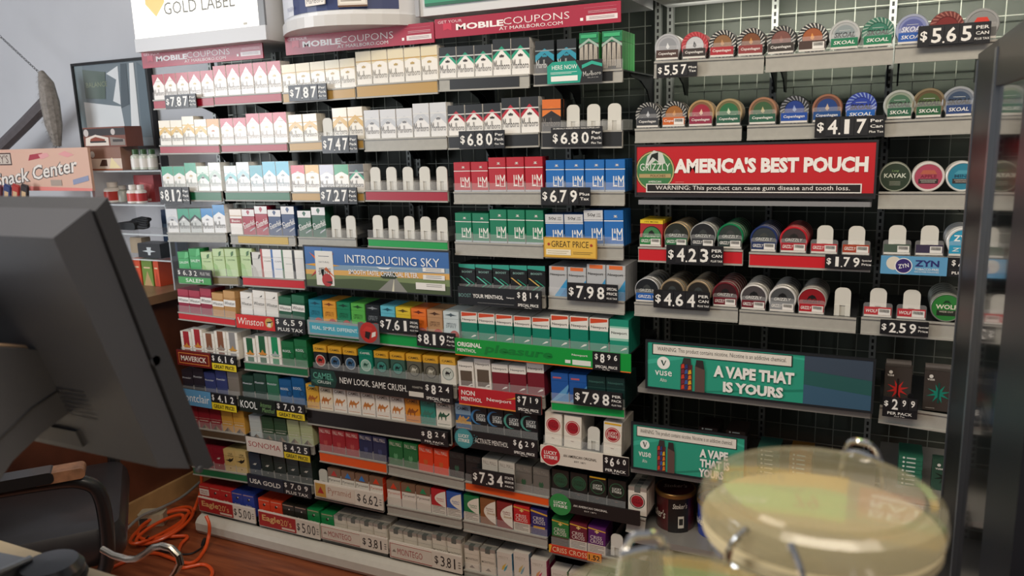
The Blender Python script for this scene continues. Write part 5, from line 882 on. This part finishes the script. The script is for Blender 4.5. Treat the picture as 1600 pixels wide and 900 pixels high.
def bx(name, lab, cat, px0, py0, px1, py1, Y, dep, col, els=(), z=None, group=None, parts=True):
    a = PY(px0, py1, Y); b = PY(px1, py1, Y); t_ = PY((px0+px1)/2, py0, Y); b_ = PY((px0+px1)/2, py1, Y)
    z = b_.z if z is None else z; h = t_.z - b_.z; w_ = b.x-a.x
    r = thing(name, lab, cat, (a.x, Y, z), (0, 0, 0), group)
    m = MB(); m.box(0, 0, 0, w_, dep, h*.93, CP(col), .001); decor(m, els, w_, h*.93, mk=CP); m.build('carton', r)
    MB().box(.0008, .0008, h*.93, w_-.0008, dep-.0008, h, CP(col), .001).build('lid_flap', r); return r, w_, h
bar = [('r', 0, .62, 1, 1, '2c2426'), ('c', .08, .78, .06, 'c8c0bc'), ('c', .72, .8, .05, 'c8c0bc'), ('n', [(.04, .08), (.6, .08), (.6, .5), (.3, .68), (.06, .5)], 'e4d8cc'), ('n', [(.15, .3), (.5, .26), (.52, .42), (.3, .56), (.18, .46)], '8c3a20'), ('r', .16, .24, .54, .34, '2a2020'), ('n', [(.64, .08), (.98, .08), (.98, .4), (.64, .54)], '8a8078'), ('r', .7, .26, .94, .4, '3a3432')]
r2 = bx('snack_box', 'white and brown carton at the left end of the top acrylic tier', 'snack box', 142, 230, 192, 266.5, 2.31, .09, '8a6454', [('r', 0, .0, 1, .55, 'd8c4b4'), ('n', [(.3, .2), (.55, .2), (.55, .5), (.4, .5)], '4a2c20'), ('p', [(.6, .1), (.95, .1), (.7, .6)], 'e8d8a8'), ('r', 0, .0, 1, .08, '9c5434'), ('c', .12, .75, .07, 'c8c4c0')], 1.3925, 'snack cartons')
zt_ = 1.3925 + r2[2]
bx('snack_box', 'dark carton with orange bar picture stacked under the framed mirror', 'snack box', 132, 198, 198, 229.5, 2.315, .085, '7a4434', bar, zt_+.0005, 'snack cartons')
bx('tissue_pack', 'flat teal carton behind the snack cartons', 'carton', 158, 228, 236, 243, 2.43, .06, '3f9a80', [], None)[0].location.z = 1.3927
def bottle(lab, px, pt, pb, wpx, Y, z, body, cap, band=None, grp='small bottles on the acrylic stand'):
    p = PY(px, pb, Y); q = PY(px, pt, Y); h = q.z-p.z; rr_ = (PY(px+wpx/2, pb, Y)-PY(px-wpx/2, pb, Y)).x/2
    r = thing('bottle', lab, 'bottle', (p.x, Y+rr_, z+.0005), (0, 0, 0), grp)
    m = MB(); m.lathe([(rr_*.9, 0), (rr_, .003), (rr_, h*.62), (rr_*.86, h*.7), (rr_*.55, h*.74), (rr_*.55, h*.8)], body, n=20); m.build('bottle_body', r)
    m = MB(); m.lathe([(rr_*.62, h*.76), (rr_*.62, h*.98), (rr_*.55, h)], cap, n=20); m.build('cap', r)
    if band: m = MB(); m.lathe([(rr_*1.012, h*.12), (rr_*1.012, h*.55)], band, n=20); m.build('label_band', r)
WP = M('e6e2dc', .35); RD = M('b0362c', .4)
for i, px in enumerate((208, 221, 234)): bottle(f"{['left', 'middle', 'right'][i]} one of three green-necked small bottles on the top tier", px, 234, 266, 11, 2.33, 1.3925, M('cfd4c8', .2), M('3a5c38', .4), WP)
bottle('white-capped bottle with red label on the second tier', 167, 284, 316, 18, 2.33, 1.2515, WP, WP, RD); bottle('translucent grey bottle beside the red-labelled one', 186, 291, 317, 13, 2.36, 1.2515, M('aab0a8', .3), M('c8c8c4', .4))
bottle('left pill bottle with pink-red label on the second tier', 202, 289, 318, 13, 2.32, 1.2515, WP, WP, M('c8504c', .4)); bottle('right pill bottle with pink-red label on the second tier', 215, 289, 318, 12, 2.325, 1.2515, WP, WP, M('b8383c', .4))
bx('medicine_box', 'red carton behind the pill bottles', 'carton', 213, 276, 244, 318, 2.4, .05, '96363a', [('p', [(.1, .2), (.6, .1), (.9, .7), (.3, .8)], 'b85c5c'), ('r', .1, .05, .8, .14, 'd8c8c4')], 1.2515)
bx('flat_carton', 'thin black carton right of the three small bottles', 'carton', 241, 244, 253, 265, 2.36, .04, '2c2a2c', [('r', .1, .4, .9, .5, '8a8684')], 1.3927)
gl = thing('folded_gloves', 'pile of black folded gloves on the third tier', 'gloves', (PY(205, 352, 2.36).x, 2.36, 1.1325))
m = MB()
for i in range(5): m.tube([(-.07, .02+.012*i, .008+.006*i), (0, .02+.01*i, .014+.007*i), (.05, .018+.01*i, .01+.008*i), (.085-.01*i, .015+.008*i, .012+.009*i)], [.009, .012, .008, .004], M('1e2024', .6), 8)
m.build('fingers', gl); m = MB(); m.rbox(-.09, .0, .02, .032, 0, .08, .012, M('23262a', .6)); m.build('cuffs', gl)
bx('novelty_box', 'black carton with white snowflake on the fourth tier', 'carton', 217, 383, 252, 405, 2.33, .08, '22262c', [('p', [(.2, .5), (.5, .4), (.8, .5), (.5, .6)], 'c8d0d4'), ('p', [(.45, .2), (.55, .2), (.6, .8), (.4, .8)], 'c8d0d4')], 1.0205)
bx('novelty_box', 'cream carton behind the black snowflake carton', 'carton', 206, 380, 224, 404, 2.42, .05, 'b8a890', [], 1.0205)
for i, (c, x0_, x1_, lab) in enumerate((('d4502c', 212, 224, 'left orange carton under the acrylic stand'), ('6f8f3c', 226, 242, 'olive green carton between two orange ones'), ('d4502c', 244, 252, 'right orange carton under the acrylic stand'))): bx('lighter_box', lab, 'carton', x0_, 415, x1_, 456, 2.34, .07, c, [('p', [(.1, 0), (.9, 0), (.5, .6)], 'b89a6c' if i == 1 else 'b83c20'), ('r', .2, .7, .8, .76, 'e4c8a0')], .8955, 'cartons under the acrylic stand')
bx('navy_box', 'tall navy carton between the acrylic stand and the rack', 'carton', 264, 340, 284, 446, 2.51, .06, '1f3a5c', [('r', .1, .8, .9, .86, '5c7c9c')], .8955)
# snack centre display
s0 = PY(0, 300, 2.25); s1 = PY(145, 297, 2.25); zs = PY(70, 298, 2.25).z; hs = PY(70, 232, 2.25).z-zs
sd = thing('candy_display', 'pink Snack Center display with candy pictures behind the monitor', 'candy display', (s0.x-.1, 2.25, .8955))
Wd = s1.x-s0.x+.1; zz = zs-.8955
m = MB(); m.box(0, 0, zz, Wd, .012, zz+hs, CP('d8b09c')); hd = 'b4707c'
decor(m, [('p', [(0, 1), (.1, 1), (.5, .9), (.2, .97)], 'e08c84'), ('r', .0, .62, .3, .92, '4a3430'), ('r', .0, .65, .29, .89, 'c8bcb0'), T("HERSHEY'S", .12, .77, .3, .2, '5c4038', bold=.0), T('Snack Center', .5, .42, .8, .36, '5c5450', bold=.06, shear=.2, rot=.12), T('Snack Center', .5, .43, .8, .34, 'e8e0d8', bold=.015, shear=.2, rot=.12), ('p', [(.46, .72), (.58, .78), (.6, .9), (.48, .86)], 'a83848'), ('p', [(.58, .74), (.66, .82), (.64, .9), (.56, .86)], 'e0a0a0'), ('p', [(.74, .86), (.82, .78), (.88, .84), (.8, .93)], 'e09c9c'), ('p', [(.84, .14), (.98, .24), (.98, .36), (.84, .26)], '8c94b0'), ('p', [(0, 0), (1, 0), (1, .06), (0, .14)], 'e0847c'), ('r', .64, .12, .74, .26, 'a8988c')], Wd, hs, z0=zz, mk=CP); m.build('header_board', sd)
m = MB(); 
for x in (.03, Wd-.03): m.box(x-.006, .014, 0, x+.006, .026, zz+hs*.8, M('c8ccd0', .3, .7))
m.build('stand_posts', sd); MB().box(0, -.06, zz-.11, Wd, .012, zz-.1, M('4a3a34', .5)).build('ledge', sd)
for i, c in enumerate(('5c2430', '2c3c6c', 'a83028', '2c2426')):
    r = thing('candy_bar', f"{['maroon', 'dark blue', 'red', 'dark brown'][i]} candy bar standing below the pink display board", 'candy bar', (s0.x+.02+.06*i, 2.2, .8955+zz-.0875), (0, .25, 0), 'candy bars below the pink board')
    m = MB(); m.box(0, 0, 0, .045, .012, .12, C(c), .003); decor(m, [('r', .2, .2, .8, .8, 'c8a880')], .045, .12); m.build('wrapper', r); MB().box(.002, .004, .12, .043, .008, .128, C(c)).build('crimp', r)
# framed mirror; its reflections are painted as flat shapes
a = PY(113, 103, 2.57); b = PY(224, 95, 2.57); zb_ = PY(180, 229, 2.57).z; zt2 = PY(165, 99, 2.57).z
fp = thing('framed_mirror', 'black framed mirror on the grey wall, reflections painted as white shapes', 'framed mirror', (PY(133, 229, 2.57).x-.01, 2.57, zb_)); Wd = b.x-a.x+.005; Hh = zt2-zb_
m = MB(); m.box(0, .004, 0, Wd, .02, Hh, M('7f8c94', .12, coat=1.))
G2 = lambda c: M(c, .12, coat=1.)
decor(m, [('r', 0, .0, .12, 1, '8f9ea4'), ('p', [(.08, .16), (.62, .2), (.6, .48), (.08, .56)], 'e8ecee'), ('p', [(.45, .88), (.62, .96), (.6, .5), (.5, .55), (.58, .8)], 'e8ecee'), ('p', [(.6, .46), (.72, .5), (.74, .98), (.66, .98)], '5c6870'), ('p', [(.7, .12), (.82, .12), (.84, .98), (.78, .98)], 'eef0f0'), ('p', [(.84, .1), (.98, .1), (.98, .9), (.88, .98)], '6c7c86'), ('p', [(.12, .6), (.4, .58), (.44, .9), (.12, .95)], '6c7a74'), T('BALANCE', .3, .76, .3, .06, '9aa48c', bold=0.)], Wd, Hh, y=.004, mk=G2, st=.0003); m.build('picture', fp)  # white and grey shapes are reflections painted onto the mirror glass
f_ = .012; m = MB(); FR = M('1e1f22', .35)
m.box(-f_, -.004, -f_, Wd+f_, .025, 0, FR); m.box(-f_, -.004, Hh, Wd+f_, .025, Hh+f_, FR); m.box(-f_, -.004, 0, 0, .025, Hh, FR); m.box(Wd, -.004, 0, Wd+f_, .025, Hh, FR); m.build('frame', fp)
# duster hung by a chain on the wall
du = thing('feather_duster', 'grey furry duster on a dark round pole hung by a chain', 'duster', PY(72, 150, 2.42))
L = lambda px, py: PY(px, py, 2.42) - du.location
m = MB(); m.tube([L(-60, 285), L(0, 232), L(40, 193), L(72, 160)], .03, M('5a5558', .6, noise=.1)); m.build('pole', du)
m = MB(); FU = M('8c8680', .9, noise=.25, scale=60); m.tube([L(64, 112), L(72, 130), L(78, 160), L(84, 195), L(90, 228)], [.012, .032, .04, .036, .016], FU, 10)
for i in range(900):
    t_ = random.random(); p = L(64+26*t_, 112+118*t_); rr_ = .012+.03*math.sin(math.pi*min(1, t_*1.02))
    a_ = random.uniform(0, 6.28); d_ = Vector((math.cos(a_), math.sin(a_), -.5+random.uniform(-.4, .4))); q = p + d_*rr_*.8; e = q + d_*random.uniform(.008, .022); s_ = Vector((-math.sin(a_), math.cos(a_), 0))*.0014
    m.poly([q-s_, q+s_, e], FU)
m.build('fur_head', du)
m = MB(); c0, c1 = L(-20, 38), L(64, 116); CH = M('6a6a6e', .35, .7)
for i in range(26):
    p = c0.lerp(c1, i/26); d_ = (c1-c0)/26; n_ = d_.normalized(); s_ = Vector((0, 1, 0)) if i % 2 else n_.cross(Vector((0, 1, 0)))
    m.tube([p+d_*(.5+.62*math.cos(t_)) + s_*.005*math.sin(t_) for t_ in (2*math.pi*j/8 for j in range(8))], .0013, CH, 5, True)
m.build('hanging_chain', du)
# ------------------------------------------------------------------ front counter, monitor and terminal
fc = thing('front_counter', 'beige-topped sales counter in the foreground', 'counter', (-.5, .2, 0))
MB().box(-1.3, -.55, .96, .64, .357, 1.0, M('cdb896', .4, noise=.05, scale=20), .004).build('worktop', fc); MB().box(-1.25, -.5, 0, .6, .3, .96, M('6a5a4a', .5)).build('body', fc)
mn = thing('monitor', 'large dark grey sales terminal monitor seen from behind', 'monitor', (-.62, .48, 1.0))
PLA = M('4c4e55', .42, noise=.04, bump=.25, scale=900); PLB = M('3b3d43', .45, bump=.25, scale=900)
o = Vector((0, .48, 1.0)); Yz = lambda px, py: ((v := PX(px, py, -.62)).y-.48, v.z-1.0)
A, B, B2, C2, D2 = Yz(165, 308), Yz(331, 726), Yz(322, 733), Yz(249, 731), Yz(83, 372)
mix = lambda p, q, t_: (p[0]+(q[0]-p[0])*t_, p[1]+(q[1]-p[1])*t_)
A1, B1 = mix(A, D2, .3), mix(B2, C2, .36)
m = MB(); m.xprism([D2, C2, B1, A1], -.4, 0, PLA); m.xprism([mix(D2, C2, .88), mix(D2, C2, .96), (mix(D2, C2, .96)[0]-.003, mix(D2, C2, .96)[1]-.001), (mix(D2, C2, .88)[0]-.003, mix(D2, C2, .88)[1]-.001)], -.3, -.1, PLB)
for i in range(7): m.add([(-.2+x_, *(lambda q: (q[0]-.0012, q[1]))(mix(D2, C2, .8-.022*i+v_))) for x_, v_ in ((0, 0), (.14, 0), (.14, .006), (0, .006))], [(0, 1, 2, 3)], PLB)
m.build('back_housing', mn)
m = MB(); A2, B3 = mix(A1, A, .12), mix(B1, B2, .12); m.xprism([(A2[0], A2[1]-.003), (B3[0], B3[1]+.003), B2, B, A], -.403, .003, PLB); m.build('bezel', mn)
nv = Vector((0, B[0]-A[0], B[1]-A[1])).normalized(); nn = Vector((0, -nv.z, nv.y)); nn = nn if nn.y > 0 else -nn
m = MB(); q = [Vector((x_, *mix(A, B, t_))) + nn*.0008 for x_, t_ in ((-.02, .07), (-.02, .93), (-.38, .93), (-.38, .07))]; m.poly(q, M('101216', .1, coat=1.)); m.build('screen', mn)
m = MB(); m.lathe([(.004, 0), (.004, .004), (.003, .005)], PLB, 'x', (.0, *mix(B1, B2, .45)), 16); m.lathe([(.005, 0), (.005, .003)], PLB, 'x', (0, *mix(mix(A1, A, .3), mix(B1, B2, .3), .55)), 16); m.build('side_button', mn)
# stand: thick curved arm from the back down to the counter
Ys = lambda px, py: ((v := PX(px, py, -.72)).y-.48, v.z-1.0)
out = [Ys(*p) for p in ((-60, 548), (0, 543), (50, 546), (100, 556), (130, 570), (142, 592), (138, 618), (112, 642), (62, 680), (20, 720), (-10, 765), (-40, 830))]
m = MB(); base = [(out[-1][0]-.03, .02), (out[0][0]-.06, .02)]
m.xprism([(p[0], p[1]) for p in reversed(out)] + base[::-1] if False else list(reversed(out+base)), -.36, -.1, PLA); st = m.build('stand_arm', mn)
m = MB(); sw = [Ys(*p) for p in ((140, 585), (100, 604), (50, 637), (0, 684), (-30, 730))]
m.tube([(-.0995, y, z) for y, z in sw], .0009, M('1c1d20', .6), 6); m.build('seam', mn)
m = MB(); 
for dx, c in ((-.115, 'c9a888'), (-.13, '8a6a58')): m.tube([(dx, y, z+.0012) for y, z in out[1:5]], .0022, M(c, .3, coat=.6), 6)  # brownish highlights along the arm's lit top, built as thin tan lines
m.build('highlight_lines', mn)
m = MB(); m.box(-.22, out[0][0]-.2, 0, -.1, out[0][0]-.03, .021, PLA, .02); m.build('stand_foot', mn)
hz_ = Yz(30, 515); m = MB(); m.xprism([(hz_[0]-.03, hz_[1]-.03), (hz_[0]+.03, hz_[1]-.035), (hz_[0]+.035, hz_[1]+.02), (hz_[0]-.02, hz_[1]+.02)], -.3, -.11, M('2c2d31', .35, coat=.3)); m.box(-.29, hz_[0]-.034, hz_[1]-.012, -.115, hz_[0]-.03, hz_[1]-.002, STEEL); m.build('hinge_bracket', mn)
# card terminal low left
p = PZ(-10, 900, 1.04); ct = thing('card_terminal', 'rounded grey card terminal on the counter at lower left corner', 'card terminal', (p.x-.06, .455, 1.0005), (0, 0, .1))
m = MB(); m.xprism([(-.03, 0), (.06, 0), (.07, .012), (.05, .03), (-.03, .038)], -.09, .05, M('6c7078', .3, coat=.4)); m.build('case', ct)
m = MB(); m.tube([(.05, .05, .03), (.05, .01, .035), (.05, -.03, .039)], .004, M('b8bcc2', .25, .6)); m.build('metal_edge', ct)
m = MB(); m.lathe([(.036, 0), (.036, .02), (.03, .028), (0.0001, .03)], M('2a2c36', .35, coat=.3), 'z', (0, 0, 0), 28); rk = thing('round_puck', 'dark round lid-shaped puck on the beige counter edge', 'puck', (-.85, .515, 1.0003)); m.build('puck_body', rk); m = MB(); m.lathe([(.037, .004), (.0385, .008), (.037, .012)], M('1c1d22', .4), n=28); m.build('grip_ring', rk)
# bent chrome rod standing beyond the counter
br_ = thing('bent_rod', 'bent chrome rod rising behind the counter edge', 'metal rod', PY(268, 900, .9)*1.0); br_.location.z = 0; bo = br_.location
pts = [PY(x_, y_, .9)-bo for x_, y_ in ((160, 858), (178, 868), (200, 874), (214, 873), (228, 864), (240, 855), (254, 853), (268, 857), (279, 868), (282, 880), (276, 892), (268, 902))]
m = MB(); m.tube(pts + [Vector((pts[-1].x, 0, .35)), Vector((pts[-1].x, 0, .012))], .0065, M('b8b0a4', .2, 1.), 10); m.build('rod', br_); m = MB(); m.lathe([(.06, 0), (.06, .008), (.012, .012), (.012, .03)], M('3a3a3c', .4, .5), 'z', (pts[-1].x, 0, 0), 24); m.build('foot_plate', br_)
def sm(pts, n=8):
    P = [Vector(p) for p in pts]; out_ = []
    for i in range(len(P)-1):
        a_, b_, c_, d_ = P[max(i-1, 0)], P[i], P[i+1], P[min(i+2, len(P)-1)]
        for j in range(n):
            t_ = j/n; out_.append(.5*((2*b_)+(c_-a_)*t_+(2*a_-5*b_+4*c_-d_)*t_*t_+(3*b_-a_-3*c_+d_)*t_**3))
    return out_ + [P[-1]]
# ------------------------------------------------------------------ office chair
ch = thing('office_chair', 'black padded office chair with loop arms behind the monitor', 'office chair', (-2.175, 1.265, 0), (0, 0, math.radians(50)))
LE = M('262427', .4, coat=.2, noise=.15, scale=25); BP = M('1a1a1c', .35, coat=.3)
def cushion(w_, d_, h_, r_=.05):
    me_b = MB(); n = 6
    for i in range(n+1):
        a_ = math.pi*i/n; k_ = math.sin(a_)**.5 if 0 < i < n else .0; z_ = -h_/2*math.cos(a_); s_ = r_*(1-k_)
        me_b.v += [(x_, y_, z_+h_/2) for x_, y_ in rounded(-w_/2+s_, -d_/2+s_, w_/2-s_, d_/2-s_, r_, 4)]
    N = len(me_b.v)//(n+1); i0 = me_b.mi(LE)
    for j in range(n):
        for i in range(N): k_ = (i+1) % N; me_b.f.append((j*N+i, j*N+k_, (j+1)*N+k_, (j+1)*N+i)); me_b.k.append(i0)
    me_b.f += [tuple(reversed(range(N))), tuple(range(n*N, (n+1)*N))]; me_b.k += [i0, i0]; me_b.smooth = True; return me_b
cushion(.54, .52, .12).build('seat', ch, (0, 0, .38)); cushion(.62, .5, .12).build('backrest', ch, (-.26, 0, .82), (0, math.radians(96), 0))
for y_ in (-.27, .27):
    m = MB(); m.tube(sm([(-.25, y_*.8, .38), (-.22, y_, .5), (-.2, y_, .62), (-.14, y_, .655), (.1, y_, .655), (.19, y_, .64), (.225, y_, .59), (.225, y_, .45), (.2, y_, .37), (.12, y_*.9, .34), (0, y_*.8, .35)], 5), .019, BP, 12); am = m.build('arm_loop', ch)
    m = MB(); m.rbox(-.16, .0, .13, .03, -.028, .028, .012, BP); m.rbox(.08, -.001, .2, .027, -.027, .027, .012, M('8a6248', .5, noise=.4, scale=30)); m.build('arm_pad', am, (0, y_, .662))
m = MB(); m.lathe([(.028, .1), (.028, .26), (.05, .28), (.09, .37)], BP, n=18); m.build('gas_post', ch)
m = MB()
for i in range(5): a_ = i*math.pi*.4; m.tube([(0, 0, .12), (.15*math.cos(a_), .15*math.sin(a_), .1), (.28*math.cos(a_), .28*math.sin(a_), .07)], [.03, .025, .018], BP, 8)
bs = m.build('star_base', ch)
for i in range(5): a_ = i*math.pi*.4; mm_ = MB(); mm_.lathe([(.02, -.022), (.028, -.018), (.028, .018), (.02, .022)], BP, 'y', (0, 0, 0), 16); mm_.build('caster', bs, (.28*math.cos(a_), .28*math.sin(a_), .0285))
# ------------------------------------------------------------------ cords and floor clutter
fl_ = lambda px, py, z=.008: PZ(px, py, z)
ORG = M('e0531f', .4, coat=.2)
def cable(lab, pts, r_, mt, plug=None):
    root = thing('extension_cord' if mt is ORG else 'cable', lab, 'cord', (0, 0, 0), (0, 0, 0)); P = sm(pts); root.location = P[0]
    m = MB(); m.tube([p-P[0] for p in P], r_, mt, 8); m.build('cord_sleeve', root)
    e = P[-1]-P[0]; d_ = (P[-1]-P[-2]).normalized(); m = MB(); m.tube([e, e+d_*.02, e+d_*.045], [r_*1.6, r_*2.4, r_*2.2], mt, 10); m.build('plug', root); return root
OC = [PY(315, 742, 2.16), PY(314, 765, 2.14), PY(306, 790, 2.12), fl_(300, 803, .02)]
for i in range(1, 34):                                   # three and a bit loose, uneven turns
    t_ = i/33; a_ = 2*math.pi*3.3*t_; L_ = 50-9*math.sin(a_*.37+.5); S_ = 13+4*math.sin(a_*.6)
    u_, v_ = L_*math.cos(a_-.3), S_*math.sin(a_-.3)
    OC.append(fl_(253+u_*.88+v_*.5+3*math.sin(a_*.9), 818-u_*.46+v_*.9+8*t_, .012+.02*(.5+.5*math.sin(a_*1.5))))
OC += [fl_(292, 838, .012), fl_(282, 852), fl_(277, 875), fl_(284, 887), fl_(318, 882), fl_(332, 894), fl_(322, 915)]
cable('orange extension cord coiled on the wood floor beside the bumper', OC, .0065, ORG)
cable('long loose orange cord running from the coil down along the bumper', [PY(322, 806, 1.965), PY(327, 820, 1.96), PY(326, 838, 1.955), fl_(318, 862), fl_(295, 880), fl_(240, 864), fl_(200, 876), fl_(160, 893), fl_(120, 912)], .0065, ORG)
cable('thin grey cable slanting from the rack corner to the chair', [fl_(314, 752, .06), fl_(285, 776, .05), fl_(255, 792, .064), fl_(222, 806, .066), fl_(195, 830, .05), fl_(172, 858, .01), fl_(150, 868)], .006, M('9a9894', .35, .3))
cable('thin black cable looping among the orange coils', [fl_(232, 838, .05), fl_(225, 848, .012), fl_(240, 858, .006), fl_(290, 866, .006), fl_(312, 858, .006), fl_(316, 852, .006)], .0032, M('1c1c1e', .5))
ps = PZ(229, 812, .03); r = thing('power_strip', 'off-white plug adapter box lying in the orange cord coil', 'power adapter', (ps.x, ps.y+.03, 0.0005), (0, 0, .5))
m = MB(); m.box(-.05, -.03, 0, .05, .03, .05, M('b8aa90', .5, noise=.1), .006); m.build('case', r); m = MB(); m.box(-.042, -.031, .012, -.008, -.029, .036, M('4a4640', .5)); m.build('socket', r)
# ------------------------------------------------------------------ glass jars on the front counter
GLS = M('dfe4dc', .04, alpha=.2, coat=1.); LID = M('8a8468', .03, alpha=.38, coat=1.); GSK = M('d9cba4', .5)
def jar(lab, cx, cy, zt_, R_, fill, label_c, ang, lean_items):
    z0_ = 1.0005; H_ = zt_-z0_; r = thing('glass_jar', lab, 'glass jar', (cx, cy, z0_), (0, 0, ang), 'clamp-lid glass jars')
    m = MB(); m.lathe([(R_*.82, 0), (R_*.9, .008), (R_*.92, H_*.72), (R_*.9, H_*.8), (R_*.84, H_-.04), (R_*.86, H_-.026)], GLS, n=48); m.build('jar_body', r)
    m = MB(); m.lathe([(R_*.9, H_-.03), (R_*.97, H_-.028), (R_*.97, H_-.022), (R_*.9, H_-.02)], GSK, n=48); m.build('rubber_gasket', r)
    m = MB(); m.lathe([(R_*.93, H_-.0195), (R_*.99, H_-.018), (R_*1.0, H_-.010), (R_*.97, H_-.003), (R_*.9, 0+H_), (R_*.84, H_-.001), (R_*.8, H_+.0015), (R_*.5, H_+.003), (.0001, H_+.0035)], LID, n=64); m.build('lid', r)
    m = MB(); m.lathe([(R_*.84, .01), (R_*.85, .03), (R_*.85, H_*.62), (R_*.6, H_*.66), (.0001, H_*.64)], M(fill, .6, noise=.5, scale=70, bump=.6), n=40); m.build('jar_contents', r)
    m = MB(); n = 20; a0, a1 = -2.5, -.3
    for i in range(n):
        p_, q_ = a0+(a1-a0)*i/n, a0+(a1-a0)*(i+1)/n; rr_ = R_*.925
        m.poly([(rr_*math.cos(p_), rr_*math.sin(p_), H_*.3), (rr_*math.cos(q_), rr_*math.sin(q_), H_*.3), (rr_*math.cos(q_), rr_*math.sin(q_), H_*.72), (rr_*math.cos(p_), rr_*math.sin(p_), H_*.72)], CP(label_c))
    m.build('paper_label', r)
    m = MB(); w_ = .0018; zz_ = H_-.035
    m.tube([(R_*.9*math.cos(2*math.pi*i/40), R_*.9*math.sin(2*math.pi*i/40), zz_) for i in range(40)], w_, CHROME, 6, True)
    m.build('neck_wire', r)
    m = MB(); m.tube(sm([(-.013, R_*.95, zz_-.01), (-.014, R_*1.06, zz_+.012), (-.009, R_*1.04, H_+.001), (0, R_*1.0, H_+.006), (.009, R_*1.04, H_+.001), (.014, R_*1.06, zz_+.012), (.013, R_*.95, zz_-.01)]), .0022, CHROME, 8)
    m.tube(sm([(-.013, R_*1.03, H_-.006), (0, R_*.95, H_+.0), (.013, R_*1.03, H_-.006)]), .002, CHROME, 8); m.build('hinge_clasp', r)
    m = MB()
    for s_ in (-1, 1): m.tube(sm([(s_*.02, -R_*.88, zz_), (s_*.022, -R_*1.02, zz_+.006), (s_*.02, -R_*1.04, H_-.014), (s_*.012, -R_*.99, H_-.002)]), .0022, CHROME, 8)
    m.tube(sm([(-.02, -R_*1.0, zz_+.004), (-.022, -R_*1.03, zz_-.03), (0, -R_*1.02, zz_-.055), (.022, -R_*1.03, zz_-.03), (.02, -R_*1.0, zz_+.004)]), .0022, CHROME, 8); m.build('wire_bail', r)
    return r
jar('large clamp-lid glass jar at lower right reflecting the lit sign', -.026, .48, 1.282, .0715, '4a3424', '3f7c8c', -.3, 0)
jar('nearer clamp-lid glass jar cut by the bottom edge', -.07, .312, 1.282, .0715, '6a5034', 'b8a880', .5, 0)
# ------------------------------------------------------------------ glazed panel at the right edge
gp = thing('glass_partition', 'dark framed glass partition at the right edge of the view', 'glass partition', (.123, 1.5, 0))
FRM = M('17181b', .35, .3, noise=.1); ALU = M('8a9098', .35, .9)
m = MB(); m.box(0, -.27, 0, .05, 0, 1.6, FRM); m.box(-.002, -.012, 0, .052, .002, 1.59, ALU); m.box(-.002, -.272, 0, .01, -.25, 1.59, ALU); m.build('far_stile', gp)
m = MB(); m.box(0, -.72, 0, .05, -.53, 1.6, M('20242c', .35, .3)); m.build('near_stile', gp)
m = MB(); m.box(0, -.53, 1.54, .05, -.27, 1.6, M('3a3432', .3, .5)); m.build('top_rail', gp); m = MB(); m.box(0, -.53, 0, .05, -.27, .08, FRM); m.build('bottom_rail', gp)
m = MB(); m.box(.004, -.53, .08, .012, -.27, 1.54, M('0d1013', .03, coat=1.)); m.build('glass_pane', gp)
